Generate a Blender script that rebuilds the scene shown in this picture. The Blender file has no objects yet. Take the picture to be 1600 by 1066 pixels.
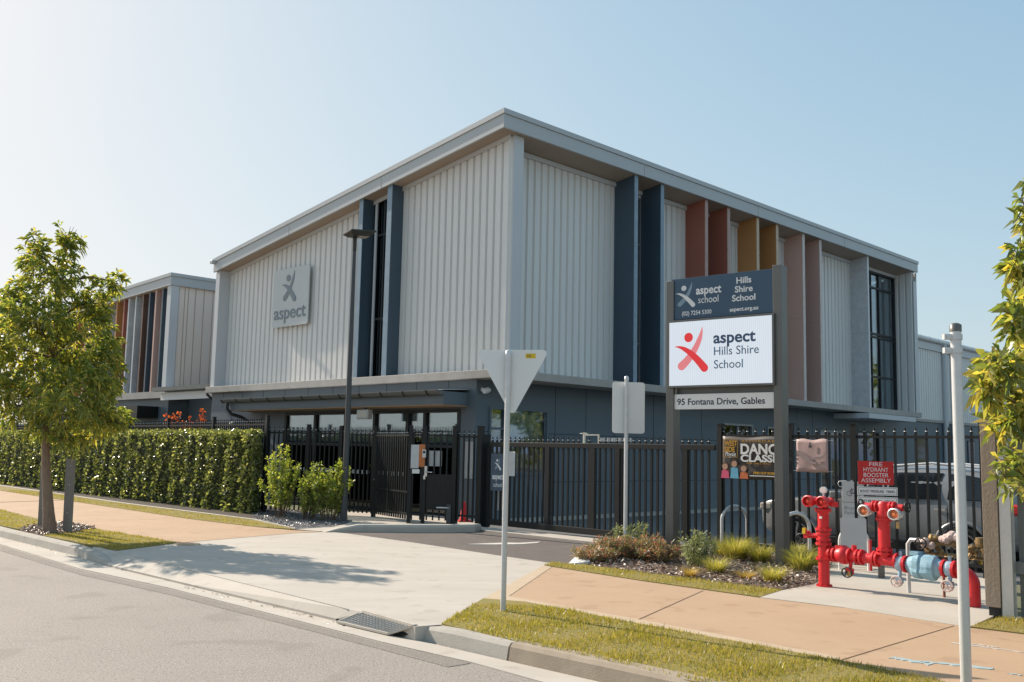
import bpy, bmesh, math, random
import numpy as np
from mathutils import Vector, Matrix, Euler

scene = bpy.context.scene
COL = scene.collection
R = math.radians
rng = np.random.default_rng(7)
random.seed(7)

# ------------------------------------------------------------------ camera
CAM_H = 1.58
PITCH, ROLL, FPX, SHY = .1124, .0210, 1521.78, 0.0
_r = Vector((1, 0, 0)); _f = Vector((0, math.cos(PITCH), math.sin(PITCH))); _u = Vector((0, -math.sin(PITCH), math.cos(PITCH)))
CR = _r*math.cos(ROLL) + _u*math.sin(ROLL)
CU = -_r*math.sin(ROLL) + _u*math.cos(ROLL)
CF = _f
cam_data = bpy.data.cameras.new("camera")
cam = bpy.data.objects.new("camera", cam_data); COL.objects.link(cam)
cam.matrix_world = Matrix(((CR.x, CU.x, -CF.x, 0), (CR.y, CU.y, -CF.y, 0), (CR.z, CU.z, -CF.z, CAM_H), (0, 0, 0, 1)))
cam_data.sensor_width = 36; cam_data.sensor_fit = 'HORIZONTAL'
cam_data.lens = FPX/1600*36
cam_data.shift_y = SHY/1600
cam_data.clip_start = .05; cam_data.clip_end = 5000
scene.camera = cam

# ------------------------------------------------------------------ daylight
SUN_EL = R(32.5)
SUN_DIR = Vector((-.775*math.cos(SUN_EL), .632*math.cos(SUN_EL), math.sin(SUN_EL))).normalized()
world = bpy.data.worlds.new("World"); scene.world = world; world.use_nodes = True
nt = world.node_tree
bg = nt.nodes['Background']
sky = nt.nodes.new('ShaderNodeTexSky'); sky.sky_type = 'NISHITA'; sky.sun_disc = False
sky.sun_elevation = SUN_EL; sky.sun_rotation = math.atan2(SUN_DIR.x, SUN_DIR.y)
sky.air_density = 1.0; sky.dust_density = 1.6; sky.ozone_density = 1.0; sky.altitude = 0
# a hazy, film-soft sky: each channel is rolled off as x / (A x + B) so the glow near the sun does not burn out
def vm(op, a, b):
    n = nt.nodes.new('ShaderNodeVectorMath'); n.operation = op
    for k, v in enumerate((a, b)):
        if isinstance(v, tuple): n.inputs[k].default_value = v
        else: nt.links.new(v, n.inputs[k])
    return n.outputs[0]
SKY_A, SKY_B, SKY_G = (.85, .93, .96), (3.45, 2.48, 2.03), 1/(.15*2**.95)
skc = vm('DIVIDE', sky.outputs[0], vm('ADD', vm('MULTIPLY', sky.outputs[0], SKY_A), SKY_B))
skc = vm('MAXIMUM', skc, (.285, .455, .62))          # floor added under the sky to lift its unseen side and fill shaded walls
nt.links.new(vm('MULTIPLY', skc, (SKY_G,)*3), bg.inputs[0]); bg.inputs[1].default_value = .15
sl = bpy.data.lights.new("sun", 'SUN'); sl.energy = 3.5; sl.angle = R(.55); sl.color = (1, .885, .75)
so = bpy.data.objects.new("sun", sl); COL.objects.link(so)
so.rotation_euler = SUN_DIR.to_track_quat('Z', 'Y').to_euler(); so.location = SUN_DIR*60
scene.view_settings.view_transform = 'Standard'; scene.view_settings.look = 'None'
scene.view_settings.gamma = 1; scene.view_settings.use_curve_mapping = False
scene.view_settings.exposure = 1.05
scene.cycles.max_bounces = 8; scene.cycles.transparent_max_bounces = 24

# ------------------------------------------------------------------ survey helpers: where the photo's ground marks stand in the world
def ray(x, y): return CR*((x-800)/FPX) - CU*((y-533-SHY)/FPX) + CF
def g(x, y, z=0.0):
    d = ray(x, y); t = (z-CAM_H)/d.z
    return Vector((d.x*t, d.y*t, z))
def zat(x, y, p):
    d = ray(x, y); t = math.hypot(p[0], p[1])/math.hypot(d.x, d.y); return CAM_H + d.z*t
def at_depth(x, y, Y):
    d = ray(x, y); t = Y/d.y; return Vector((0, 0, CAM_H)) + d*t

# ------------------------------------------------------------------ mesh helpers
class MB:
    def __init__(s): s.v = []; s.f = []; s.sm = []
    def add(s, vs, fs, smooth=False):
        o = len(s.v); s.v += [tuple(v) for v in vs]
        for f in fs: s.f.append(tuple(i+o for i in f)); s.sm.append(smooth)
        return s
    def box(s, a, b, m=None, bev=0):
        x0, y0, z0 = [min(a[i], b[i]) for i in range(3)]; x1, y1, z1 = [max(a[i], b[i]) for i in range(3)]
        if bev:
            c = bev; P = [(x0+c, y0), (x1-c, y0), (x1, y0+c), (x1, y1-c), (x1-c, y1), (x0+c, y1), (x0, y1-c), (x0, y0+c)]
            I = [(x0+2*c if x < (x0+x1)/2 else x1-2*c, y) for x, y in P]
            def ins(p):
                cx, cy = (x0+x1)/2, (y0+y1)/2
                return (p[0]-c*(1 if p[0] > cx else -1), p[1]-c*(1 if p[1] > cy else -1))
            rings = [[(*ins(p), z0) for p in P], [(*p, z0+c) for p in P], [(*p, z1-c) for p in P], [(*ins(p), z1) for p in P]]
            vs = [v for r in rings for v in r]; n = 8
            fs = [tuple(range(n-1, -1, -1)), tuple(range(3*n, 4*n))]
            for k in range(3):
                for i in range(n): fs.append((k*n+i, k*n+(i+1) % n, (k+1)*n+(i+1) % n, (k+1)*n+i))
        else:
            vs = [(x, y, z) for z in (z0, z1) for (x, y) in ((x0, y0), (x1, y0), (x1, y1), (x0, y1))]
            fs = [(3, 2, 1, 0), (4, 5, 6, 7), (0, 1, 5, 4), (1, 2, 6, 5), (2, 3, 7, 6), (3, 0, 4, 7)]
        if m is not None: vs = [m @ Vector(v) for v in vs]
        return s.add(vs, fs)
    def prism(s, poly, z0, z1):
        n = len(poly)
        area = sum(poly[i][0]*poly[(i+1) % n][1]-poly[(i+1) % n][0]*poly[i][1] for i in range(n))
        if area < 0: poly = poly[::-1]
        f0 = (lambda i: z0[i] if isinstance(z0, (list, tuple)) else z0)
        f1 = (lambda i: z1[i] if isinstance(z1, (list, tuple)) else z1)
        vs = [(p[0], p[1], f0(i)) for i, p in enumerate(poly)] + [(p[0], p[1], f1(i)) for i, p in enumerate(poly)]
        fs = [tuple(range(n-1, -1, -1)), tuple(range(n, 2*n))] + [(i, (i+1) % n, n+(i+1) % n, n+i) for i in range(n)]
        return s.add(vs, fs)
    def tube(s, pts, r, n=12, caps=True, smooth=True):
        pts = [Vector(p) for p in pts]; m = len(pts)
        rr = r if isinstance(r, (list, tuple)) else [r]*m
        up = None; vs = []
        for i, p in enumerate(pts):
            t = (pts[min(i+1, m-1)]-pts[max(i-1, 0)]).normalized()
            if up is None: up = Vector((0, 0, 1)) if abs(t.z) < .9 else Vector((1, 0, 0))
            a = up - t*up.dot(t)
            if a.length < 1e-5: a = t.orthogonal()
            a.normalize(); b = t.cross(a); up = a
            for k in range(n):
                q = 2*math.pi*k/n; vs.append(p + (a*math.cos(q)+b*math.sin(q))*rr[i])
        fs = []
        for i in range(m-1):
            for k in range(n): fs.append((i*n+k, i*n+(k+1) % n, (i+1)*n+(k+1) % n, (i+1)*n+k))
        s.add(vs, fs, smooth)
        if caps: s.add(vs[:n], [tuple(range(n-1, -1, -1))]); s.add(vs[-n:], [tuple(range(n))])
        return s
    def lathe(s, prof, n=20, m=None, smooth=False):
        # prof: (radius, z) pairs from bottom to top
        vs = []
        for r, z in prof:
            for k in range(n): q = 2*math.pi*k/n; vs.append(Vector((r*math.cos(q), r*math.sin(q), z)))
        if m is not None: vs = [m @ v for v in vs]
        fs = []
        for i in range(len(prof)-1):
            for k in range(n): fs.append((i*n+k, i*n+(k+1) % n, (i+1)*n+(k+1) % n, (i+1)*n+k))
        s.add(vs, fs, smooth)
        N = len(vs)
        s.add(vs[:n], [tuple(range(n-1, -1, -1))]); s.add(vs[N-n:], [tuple(range(n))])
        return s
    def quad(s, a, b, c, d): return s.add([a, b, c, d], [(0, 1, 2, 3)])
    def build(s, name, mat, parent=None, kind=None, bevel=0, solid=0):
        me = bpy.data.meshes.new(name); me.from_pydata([tuple(v) for v in s.v], [], s.f); me.update()
        me.polygons.foreach_set('use_smooth', s.sm)
        return link(name, me, mat, parent, kind, bevel)
def link(name, me, mat, parent=None, kind=None, bevel=0):
    o = bpy.data.objects.new(name, me)
    if mat is not None: me.materials.append(mat)
    COL.objects.link(o)
    if parent is not None: o.parent = parent
    if kind: o['kind'] = kind
    if bevel:
        b = o.modifiers.new('bevel', 'BEVEL'); b.width = bevel; b.segments = 2; b.limit_method = 'ANGLE'; b.angle_limit = R(40)
    return o
def tag(o, label, cat, group=None, kind=None):
    o['label'] = label; o['category'] = cat
    if group: o['group'] = group
    if kind: o['kind'] = kind
    return o
def thing(name, label, cat, loc=(0, 0, 0), rz=0, group=None):
    o = bpy.data.objects.new(name, None); o.empty_display_size = .2; COL.objects.link(o)
    o.location = loc; o.rotation_euler = (0, 0, rz)
    return tag(o, label, cat, group)
def dup(root, loc, rz, label, group=None):
    def cp(o, par):
        c = o.copy(); COL.objects.link(c)
        if par is not None: c.parent = par
        for ch in [x for x in o.children]: cp(ch, c)
        return c
    c = cp(root, None); c.location = loc; c.rotation_euler = (0, 0, rz); c['label'] = label
    if group: c['group'] = group
    return c
def np_mesh(name, verts, faces, mat, parent=None, kind=None):
    # verts (N,3), faces (M,k) uniform k
    me = bpy.data.meshes.new(name); k = faces.shape[1]
    me.vertices.add(len(verts)); me.vertices.foreach_set('co', verts.astype(np.float32).ravel())
    me.loops.add(faces.size); me.loops.foreach_set('vertex_index', faces.astype(np.int32).ravel())
    me.polygons.add(len(faces)); me.polygons.foreach_set('loop_start', np.arange(0, faces.size, k, dtype=np.int32))
    me.polygons.foreach_set('loop_total', np.full(len(faces), k, np.int32))
    me.update(calc_edges=True); me.validate()
    return link(name, me, mat, parent, kind)
def text(body, size, name, mat, parent, mtx, bold=0.0, ext=.002, align='LEFT', fit=None, space=1.0):
    cu = bpy.data.curves.new(name, 'FONT'); cu.body = body; cu.size = size; cu.extrude = ext; cu.offset = bold
    cu.align_x = align; cu.space_character = space; cu.resolution_u = 4
    o = bpy.data.objects.new('tmp_text', cu); COL.objects.link(o)
    dg = bpy.context.evaluated_depsgraph_get()
    me = bpy.data.meshes.new_from_object(o.evaluated_get(dg))
    bpy.data.objects.remove(o); bpy.data.curves.remove(cu)
    me.name = name
    n = len(me.vertices); co = np.empty(n*3, np.float32); me.vertices.foreach_get('co', co); co = co.reshape(-1, 3)
    if fit:
        w = co[:, 0].max()-co[:, 0].min(); co[:, 0] *= fit/w
        if align == 'LEFT': co[:, 0] -= co[:, 0].min()
        me.vertices.foreach_set('co', co.ravel())
    me.transform(mtx); me.materials.clear()
    return link(name, me, mat, parent)
FRONT = Matrix.Rotation(R(90), 4, 'X')                       # text/XY plane -> facing -Y

# ------------------------------------------------------------------ materials
def mat(name, c, rough=.6, metal=0, c2=None, scale=6, mix=.5, bump=0, bscale=60, spec=.4, stretch=None, detail=4, speck=None, emis=None, coat=0):
    m = bpy.data.materials.new(name); m.use_nodes = True; t = m.node_tree; b = t.nodes['Principled BSDF']; N = t.nodes.new; L = t.links.new
    b.inputs['Roughness'].default_value = rough; b.inputs['Metallic'].default_value = metal
    b.inputs['Specular IOR Level'].default_value = spec
    if coat: b.inputs['Coat Weight'].default_value = coat; b.inputs['Coat Roughness'].default_value = .06
    tc = N('ShaderNodeTexCoord'); mp = N('ShaderNodeMapping'); L(tc.outputs['Object'], mp.inputs[0])
    if stretch: mp.inputs['Scale'].default_value = stretch
    c2 = c2 or tuple(x*.8 for x in c)
    nz = N('ShaderNodeTexNoise'); nz.inputs['Scale'].default_value = scale; nz.inputs['Detail'].default_value = detail; nz.inputs['Roughness'].default_value = .62
    L(mp.outputs[0], nz.inputs['Vector'])
    rp = N('ShaderNodeValToRGB'); rp.color_ramp.elements[0].position = .5-.25*mix-.08; rp.color_ramp.elements[1].position = .5+.25*mix+.08
    rp.color_ramp.elements[0].color = (*c2, 1); rp.color_ramp.elements[1].color = (*c, 1)
    L(nz.outputs['Fac'], rp.inputs[0]); out = rp.outputs[0]
    if speck:
        for (col, sc, th, amt) in speck:
            n2 = N('ShaderNodeTexNoise'); n2.inputs['Scale'].default_value = sc; n2.inputs['Detail'].default_value = 2; L(tc.outputs['Object'], n2.inputs['Vector'])
            r2 = N('ShaderNodeValToRGB'); r2.color_ramp.elements[0].position = th; r2.color_ramp.elements[1].position = th+.06
            r2.color_ramp.elements[0].color = (0, 0, 0, 1); r2.color_ramp.elements[1].color = (amt, amt, amt, 1)
            L(n2.outputs['Fac'], r2.inputs[0])
            mx = N('ShaderNodeMix'); mx.data_type = 'RGBA'; L(r2.outputs[0], mx.inputs[0]); L(out, mx.inputs[6]); mx.inputs[7].default_value = (*col, 1); out = mx.outputs[2]
    L(out, b.inputs['Base Color'])
    if bump:
        n3 = N('ShaderNodeTexNoise'); n3.inputs['Scale'].default_value = bscale; n3.inputs['Detail'].default_value = 3; L(tc.outputs['Object'], n3.inputs['Vector'])
        bp_ = N('ShaderNodeBump'); bp_.inputs['Strength'].default_value = bump; bp_.inputs['Distance'].default_value = .01
        L(n3.outputs['Fac'], bp_.inputs['Height']); L(bp_.outputs[0], b.inputs['Normal'])
    if emis:
        b.inputs['Emission Color'].default_value = (*emis[0], 1); b.inputs['Emission Strength'].default_value = emis[1]
    return m
def leaf_mat(name, cols, trans=.45, rough=.35, tcol=None):
    m = bpy.data.materials.new(name); m.use_nodes = True; t = m.node_tree; N = t.nodes.new; L = t.links.new
    b = t.nodes['Principled BSDF']; out = t.nodes['Material Output']
    ge = N('ShaderNodeNewGeometry'); rp = N('ShaderNodeValToRGB'); el = rp.color_ramp.elements
    while len(el) < len(cols): el.new(.5)
    for i, c in enumerate(cols): el[i].position = i/(len(cols)-1); el[i].color = (*c, 1)
    L(ge.outputs['Random Per Island'], rp.inputs[0]); L(rp.outputs[0], b.inputs['Base Color'])
    b.inputs['Roughness'].default_value = rough; b.inputs['Specular IOR Level'].default_value = .45
    tr = N('ShaderNodeBsdfTranslucent'); mul = N('ShaderNodeMix'); mul.data_type = 'RGBA'; mul.blend_type = 'MULTIPLY'; mul.inputs[0].default_value = 1
    L(rp.outputs[0], mul.inputs[6]); mul.inputs[7].default_value = (*(tcol or (2.6, 2.2, .7)), 1); L(mul.outputs[2], tr.inputs[0])
    mx = N('ShaderNodeMixShader'); mx.inputs[0].default_value = trans; L(b.outputs[0], mx.inputs[1]); L(tr.outputs[0], mx.inputs[2]); L(mx.outputs[0], out.inputs[0])
    return m
def glass_mat(name, tint=(.5, .55, .58), refl=1.0):
    m = bpy.data.materials.new(name); m.use_nodes = True; t = m.node_tree; N = t.nodes.new; L = t.links.new
    for n in list(t.nodes):
        if n.type == 'BSDF_PRINCIPLED': t.nodes.remove(n)
    out = t.nodes['Material Output']
    tr = N('ShaderNodeBsdfTransparent'); tr.inputs[0].default_value = (*tint, 1)
    gl = N('ShaderNodeBsdfGlossy'); gl.inputs['Roughness'].default_value = .02; gl.inputs[0].default_value = (.9, .95, 1, 1)
    fr = N('ShaderNodeFresnel'); fr.inputs[0].default_value = 1.5
    mu = N('ShaderNodeMath'); mu.operation = 'MULTIPLY_ADD'; mu.inputs[1].default_value = 1.1*refl; mu.inputs[2].default_value = .07*refl; L(fr.outputs[0], mu.inputs[0])
    nz = N('ShaderNodeTexNoise'); nz.inputs['Scale'].default_value = .9; tc = N('ShaderNodeTexCoord'); L(tc.outputs['Object'], nz.inputs['Vector'])
    bp_ = N('ShaderNodeBump'); bp_.inputs['Strength'].default_value = .03; bp_.inputs['Distance'].default_value = .05; L(nz.outputs['Fac'], bp_.inputs['Height']); L(bp_.outputs[0], gl.inputs['Normal'])
    mx = N('ShaderNodeMixShader'); L(mu.outputs[0], mx.inputs[0]); L(tr.outputs[0], mx.inputs[1]); L(gl.outputs[0], mx.inputs[2]); L(mx.outputs[0], out.inputs[0])
    return m

M = {}
M['asphalt'] = mat('asphalt', (.335, .29, .25), .85, c2=(.265, .23, .198), scale=.55, mix=.9, bump=.7, bscale=120, detail=9, speck=[((.50, .45, .41), 62, .57, .65), ((.10, .09, .08), 55, .60, .65), ((.2, .17, .145), 1.3, .62, .35)])
M['asphalt_strip'] = mat('asphalt_strip', (.26, .225, .195), .88, c2=(.21, .18, .156), scale=1.5, mix=.9, bump=.6, bscale=160, speck=[((.4, .36, .33), 62, .58, .55), ((.09, .08, .075), 55, .60, .6)])
M['asphalt_new'] = mat('asphalt_new', (.15, .125, .11), .9, c2=(.12, .1, .09), scale=2, bump=.6, bscale=260, speck=[((.26, .23, .2), 190, .64, .5)])
M['asphalt_yard'] = mat('asphalt_yard', (.15, .15, .15), .9, c2=(.12, .12, .12), scale=2, bump=.5, bscale=220)
M['soil'] = mat('soil', (.16, .14, .09), .95, c2=(.1, .12, .05), scale=.6, bump=.4, bscale=20)
M['concrete'] = mat('concrete', (.51, .46, .40), .85, c2=(.42, .375, .32), scale=.8, mix=.8, bump=.2, bscale=120, stretch=(1, 2.6, 1), detail=8, speck=[((.33, .28, .23), 3.1, .62, .4), ((.62, .58, .52), 60, .66, .35), ((.28, .25, .22), 26, .70, .4)])
M['concrete_old'] = mat('concrete_old', (.45, .42, .37), .9, c2=(.34, .31, .27), scale=3.5, mix=.9, bump=.35, bscale=70, speck=[((.2, .17, .145), 9, .66, .45)])
M['kerb_brown'] = mat('kerb_brown', (.40, .33, .25), .9, c2=(.28, .22, .16), scale=4, mix=.9, bump=.3, bscale=80, speck=[((.2, .16, .12), 12, .66, .4)])
M['pad'] = mat('pad', (.52, .47, .4), .85, c2=(.42, .37, .31), scale=1.6, mix=1, bump=.15, bscale=120, speck=[((.32, .28, .24), 7, .68, .3)])
M['path'] = mat('path', (.475, .325, .21), .85, c2=(.40, .265, .165), scale=.9, mix=.8, bump=.2, bscale=120, detail=8, speck=[((.30, .18, .105), 2.6, .6, .35), ((.58, .40, .24), 60, .64, .35), ((.24, .15, .09), 34, .70, .4)])
M['path_edge'] = mat('path_edge', (.52, .40, .28), .85, c2=(.46, .35, .24), scale=5)
M['lawn'] = mat('lawn', (.21, .185, .045), .95, c2=(.28, .20, .07), scale=3, mix=1, bump=.5, bscale=90)
M['soil_dark'] = mat('soil_dark', (.07, .055, .04), .95, c2=(.04, .033, .025), scale=25, bump=.6, bscale=40)
M['mulch'] = mat('mulch', (.22, .155, .11), .95, c2=(.11, .07, .05), scale=30, mix=.8, bump=.8, bscale=60)
M['gravel'] = mat('gravel', (.15, .15, .155), .9, c2=(.1, .1, .11), scale=40, mix=.8, bump=1, bscale=60)
M['clad'] = mat('cladding_paint', (.74, .725, .70), .42, c2=(.665, .652, .63), scale=2.2, mix=1, spec=.5, stretch=(3, 3, .12), detail=6)
M['clad_warmlit'] = mat('cladding_warmlit', (.80, .68, .59), .45, c2=(.75, .635, .55), scale=.6, spec=.5)  # the pale cladding again, with warm bounced light put into its colour
M['fascia'] = mat('fascia_paint', (.47, .49, .50), .4, c2=(.43, .45, .46), scale=.8, mix=1)
M['trim'] = mat('trim_paint', (.56, .575, .59), .4, c2=(.52, .535, .55), scale=.8, mix=1)
M['soffit'] = mat('soffit_paint', (.40, .32, .255), .7, c2=(.37, .295, .235), scale=1)
M['band'] = mat('concrete_band', (.46, .43, .39), .85, c2=(.34, .31, .285), scale=2.2, mix=1, bump=.2, bscale=50, speck=[((.24, .2, .17), 3.3, .68, .6)])
M['wall'] = mat('wall_panel', (.115, .145, .170), .5, c2=(.10, .13, .154), scale=1, spec=.45)
M['joint_path'] = mat('path_joint', (.22, .135, .08), .9)
M['joint'] = mat('joint', (.015, .02, .026), .8)
M['navy'] = mat('navy_fin', (.055, .088, .122), .4, c2=(.05, .08, .11), scale=1, spec=.5)
M['brown'] = mat('brown_fin', (.17, .095, .07), .45)
M['rust'] = mat('rust_fin', (.36, .125, .085), .45, c2=(.33, .115, .078), scale=1)
M['orange'] = mat('orange_fin', (.48, .235, .085), .45, c2=(.44, .215, .078), scale=1)
M['pink'] = mat('pink_fin', (.60, .39, .33), .45, c2=(.56, .365, .31), scale=1)
M['navy_edge'] = mat('navy_edge', (.24, .33, .41), .4); M['rust_edge'] = mat('rust_edge', (.46, .30, .26), .45); M['orange_edge'] = mat('orange_edge', (.58, .44, .30), .45); M['pink_edge'] = mat('pink_edge', (.66, .58, .54), .45); M['finwhite_edge'] = mat('white_edge', (.68, .7, .72), .4)  # paler front edges of the fins: skylight on them put into the colour
M['finwhite'] = mat('white_fin', (.56, .58, .6), .4)
M['dark'] = mat('dark_interior', (.016, .016, .017), .9)
M['frame'] = mat('window_frame', (.02, .024, .028), .45)
M['frame_light'] = mat('window_frame_light', (.3, .31, .32), .4, metal=.4)
M['blind'] = mat('blind_fabric', (.66, .67, .62), .85, c2=(.58, .6, .55), scale=2, mix=1)
M['glass'] = glass_mat('window_glass', (.42, .46, .48))
M['glass_dark'] = glass_mat('window_glass_dark', (.16, .19, .21), .6)
M['glass_clear'] = glass_mat('window_glass_clear', (.82, .87, .88), .7)
M['gutter'] = mat('gutter_paint', (.15, .155, .15), .45)
M['black'] = mat('black_powdercoat', (.017, .018, .0185), .45, spec=.3)
M['black_pl'] = mat('black_plastic', (.015, .015, .016), .5)
M['char'] = mat('charcoal_paint', (.055, .06, .066), .42, c2=(.048, .053, .058), scale=2, spec=.5)
M['galv'] = mat('galvanised_steel', (.64, .64, .635), .42, metal=.3, c2=(.55, .555, .56), scale=14, mix=.7)
M['alu'] = mat('bare_aluminium', (.76, .76, .75), .5, metal=.1, c2=(.71, .71, .70), scale=2.5, mix=1)
M['chrome'] = mat('bright_steel', (.7, .7, .7), .2, metal=1)
M['postgrey'] = mat('sign_post_paint', (.155, .15, .14), .38, metal=.35, c2=(.14, .135, .125), scale=2)
M['white'] = mat('white_paint', (.80, .79, .77), .5, c2=(.76, .75, .73), scale=3)
M['offwhite'] = mat('off_white_sheet', (.62, .6, .58), .5, c2=(.58, .56, .54), scale=4)
M['signnavy'] = mat('sign_navy', (.045, .085, .135), .3, c2=(.042, .08, .128), scale=1)
M['signwhite'] = mat('sign_lettering', (.8, .8, .8), .5)
M['pale'] = mat('pale_blue_ink', (.23, .32, .40), .5)
M['ink'] = mat('dark_ink', (.03, .045, .065), .5)
M['logo_grey'] = mat('logo_grey', (.20, .25, .28), .4)
M['red'] = mat('fire_red', (.66, .022, .03), .42, c2=(.56, .016, .022), scale=7, mix=.8, spec=.45, bump=.12, bscale=45, detail=7, speck=[((.72, .12, .11), 16, .66, .45), ((.3, .03, .03), 38, .70, .5)])
M['panelgrey'] = mat('sign_panel_grey', (.56, .585, .59), .5, c2=(.53, .555, .56), scale=2)
M['signred'] = mat('sign_red', (.62, .03, .03), .4)
M['rawred'] = mat('port_red', (.5, .035, .02), .4)
M['orange_cap'] = mat('orange_cap', (.62, .17, .06), .4)
M['yellow'] = mat('yellow_sticker', (.75, .5, .02), .5)
M['brass'] = mat('aged_brass', (.36, .24, .1), .5, metal=.6, c2=(.16, .11, .06), scale=18, mix=.9)
M['pinkwrap'] = mat('pink_wrap', (.62, .48, .44), .8, c2=(.5, .38, .34), scale=14)
M['copper'] = mat('copper_pipe', (.33, .13, .07), .5, metal=.5, c2=(.25, .1, .06), scale=12)
M['bluewrap'] = mat('blue_wrap', (.27, .44, .53), .62, c2=(.21, .36, .45), scale=7, mix=.9, bump=.5, bscale=16)
M['paleblue'] = mat('blue_flange', (.33, .45, .55), .5, c2=(.28, .38, .48), scale=9)
M['timber'] = mat('post_timber', (.33, .27, .215), .85, c2=(.24, .19, .15), scale=5, mix=.9, stretch=(9, 9, .6), bump=.3, bscale=30)
M['paling'] = mat('paling_grey', (.19, .21, .215), .9, c2=(.12, .135, .14), scale=5, mix=.9, stretch=(9, 9, .6), bump=.3, bscale=30)
M['stake'] = mat('tree_stake', (.25, .235, .215), .9, c2=(.17, .155, .14), scale=6, mix=.9, stretch=(8, 8, .5), bump=.3, bscale=30)
M['bark'] = mat('bark', (.30, .20, .14), .95, c2=(.17, .12, .085), scale=9, mix=.9, stretch=(3, 3, .8), bump=.8, bscale=30)
M['twig'] = mat('twig', (.16, .1, .06), .9)
M['carpaint'] = mat('car_paint', (.24, .245, .25), .28, metal=.2, c2=(.225, .23, .235), scale=1, coat=.5)
M['carglass'] = mat('car_glass', (.012, .014, .016), .06, spec=.6)
M['rubber'] = mat('tyre_rubber', (.02, .02, .02), .85)
M['rim'] = mat('alloy_rim', (.34, .34, .35), .35, metal=.7)
M['lens'] = mat('lens', (.55, .5, .42), .2)
M['lamp_body'] = mat('lamp_body', (.045, .047, .046), .45, metal=.3)
M['cone'] = mat('cone_red', (.7, .03, .03), .55)
M['led'] = mat('led_screen', (.1, .1, .1), .5, emis=((.86, .92, 1.0), .37))
def stripe(m):
    t = m.node_tree; b = t.nodes['Principled BSDF']; tc = t.nodes.new('ShaderNodeTexCoord'); wv = t.nodes.new('ShaderNodeTexWave'); wv.inputs['Scale'].default_value = 9.5; wv.inputs['Distortion'].default_value = .6; wv.inputs['Detail'].default_value = 0
    rp = t.nodes.new('ShaderNodeValToRGB'); rp.color_ramp.elements[0].color = (.70, .84, .97, 1); rp.color_ramp.elements[1].color = (.92, .94, 1, 1)
    t.links.new(tc.outputs['Object'], wv.inputs['Vector']); t.links.new(wv.outputs['Fac'], rp.inputs[0]); t.links.new(rp.outputs[0], b.inputs['Emission Color'])
stripe(M['led'])
M['led_red'] = mat('led_red', (.1, .02, .02), .5, emis=((.75, .03, .035), .40))
M['led_pink'] = mat('led_pink', (.1, .02, .02), .5, emis=((.80, .24, .26), .40))
M['led_ink'] = mat('led_ink', (.02, .02, .03), .5, emis=((.02, .05, .10), .40))
M['led_ink2'] = mat('led_ink_light', (.02, .02, .03), .5, emis=((.06, .11, .17), .40))
M['banner'] = mat('banner_vinyl', (.07, .06, .055), .5, c2=(.05, .043, .04), scale=2)
M['gold'] = mat('gold_print', (.62, .33, .03), .5)
M['skin'] = mat('printed_skin', (.52, .30, .21), .6)
M['hair'] = mat('printed_hair', (.12, .07, .045), .7)
M['skyblue'] = mat('printed_blue', (.14, .42, .6), .6)
M['hotpink'] = mat('printed_pink', (.7, .1, .2), .6)
M['pinkvinyl'] = mat('pink_vinyl', (.50, .35, .33), .55, c2=(.42, .29, .275), scale=2.2, mix=.8)
M['pinkgrey'] = mat('pink_grey_print', (.36, .27, .262), .6)
M['greybox'] = mat('pale_box', (.48, .47, .44), .55)
M['paint_blue'] = mat('blue_spray', (.36, .45, .47), .9)
M['paint_white'] = mat('road_paint', (.62, .59, .54), .85, c2=(.5, .46, .41), scale=9, mix=.9)
M['grate'] = mat('grate_steel', (.42, .41, .39), .6, metal=.1, c2=(.33, .32, .3), scale=20)
M['roof'] = mat('roof_steel', (.36, .37, .38), .5)
M['timbersoffit'] = mat('timber_soffit', (.45, .30, .19), .6, c2=(.4, .26, .16), scale=5, stretch=(1, 12, 1))
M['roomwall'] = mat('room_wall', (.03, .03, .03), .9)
M['papers'] = mat('paper', (.62, .62, .62), .7)
M['paperorange'] = mat('paper_orange', (.58, .2, .07), .7)
L_TREE = leaf_mat('tree_leaf', [(.09, .13, .05), (.15, .19, .065), (.22, .245, .08), (.42, .35, .10)], .55, tcol=(2.2, 2.1, .8))
L_RTREE = leaf_mat('right_tree_leaf', [(.09, .13, .05), (.15, .19, .065), (.235, .25, .085), (.44, .36, .11)], .5, rough=.25, tcol=(2.2, 2.1, .8))
L_HEDGE = leaf_mat('hedge_leaf', [(.05, .07, .035), (.10, .13, .05), (.175, .20, .085), (.36, .37, .20)], .40, rough=.24, tcol=(2.2, 2.1, .9))  # palest tone puts sunlit glints into some of the leaves
L_SHRUB = leaf_mat('shrub_leaf', [(.10, .15, .05), (.16, .22, .06), (.26, .3, .08), (.36, .37, .13)], .48, tcol=(2.2, 2.1, .8))
L_ORANGE = leaf_mat('autumn_leaf', [(.3, .07, .02), (.42, .12, .03), (.5, .17, .04)], .4, tcol=(2, 1.3, .8))
L_GREV = leaf_mat('groundcover_leaf', [(.13, .15, .07), (.21, .22, .11), (.34, .25, .16), (.46, .17, .15)], .35, tcol=(1.8, 1.6, 1))
L_ROSE = leaf_mat('grey_leaf', [(.14, .17, .10), (.21, .24, .14), (.32, .33, .19)], .4, tcol=(1.8, 1.8, 1))
L_GRASS = leaf_mat('tussock_blade', [(.16, .2, .04), (.27, .28, .07), (.40, .37, .13), (.54, .45, .24)], .45, tcol=(2, 1.9, .8))
L_DRY = leaf_mat('dry_blade', [(.3, .24, .08), (.42, .33, .12), (.5, .36, .1)], .4, tcol=(1.8, 1.6, .9))
L_LAWN = leaf_mat('lawn_blade', [(.15, .15, .024), (.22, .205, .036), (.31, .26, .055), (.44, .32, .12)], .4, tcol=(1.9, 1.9, .8))
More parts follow.
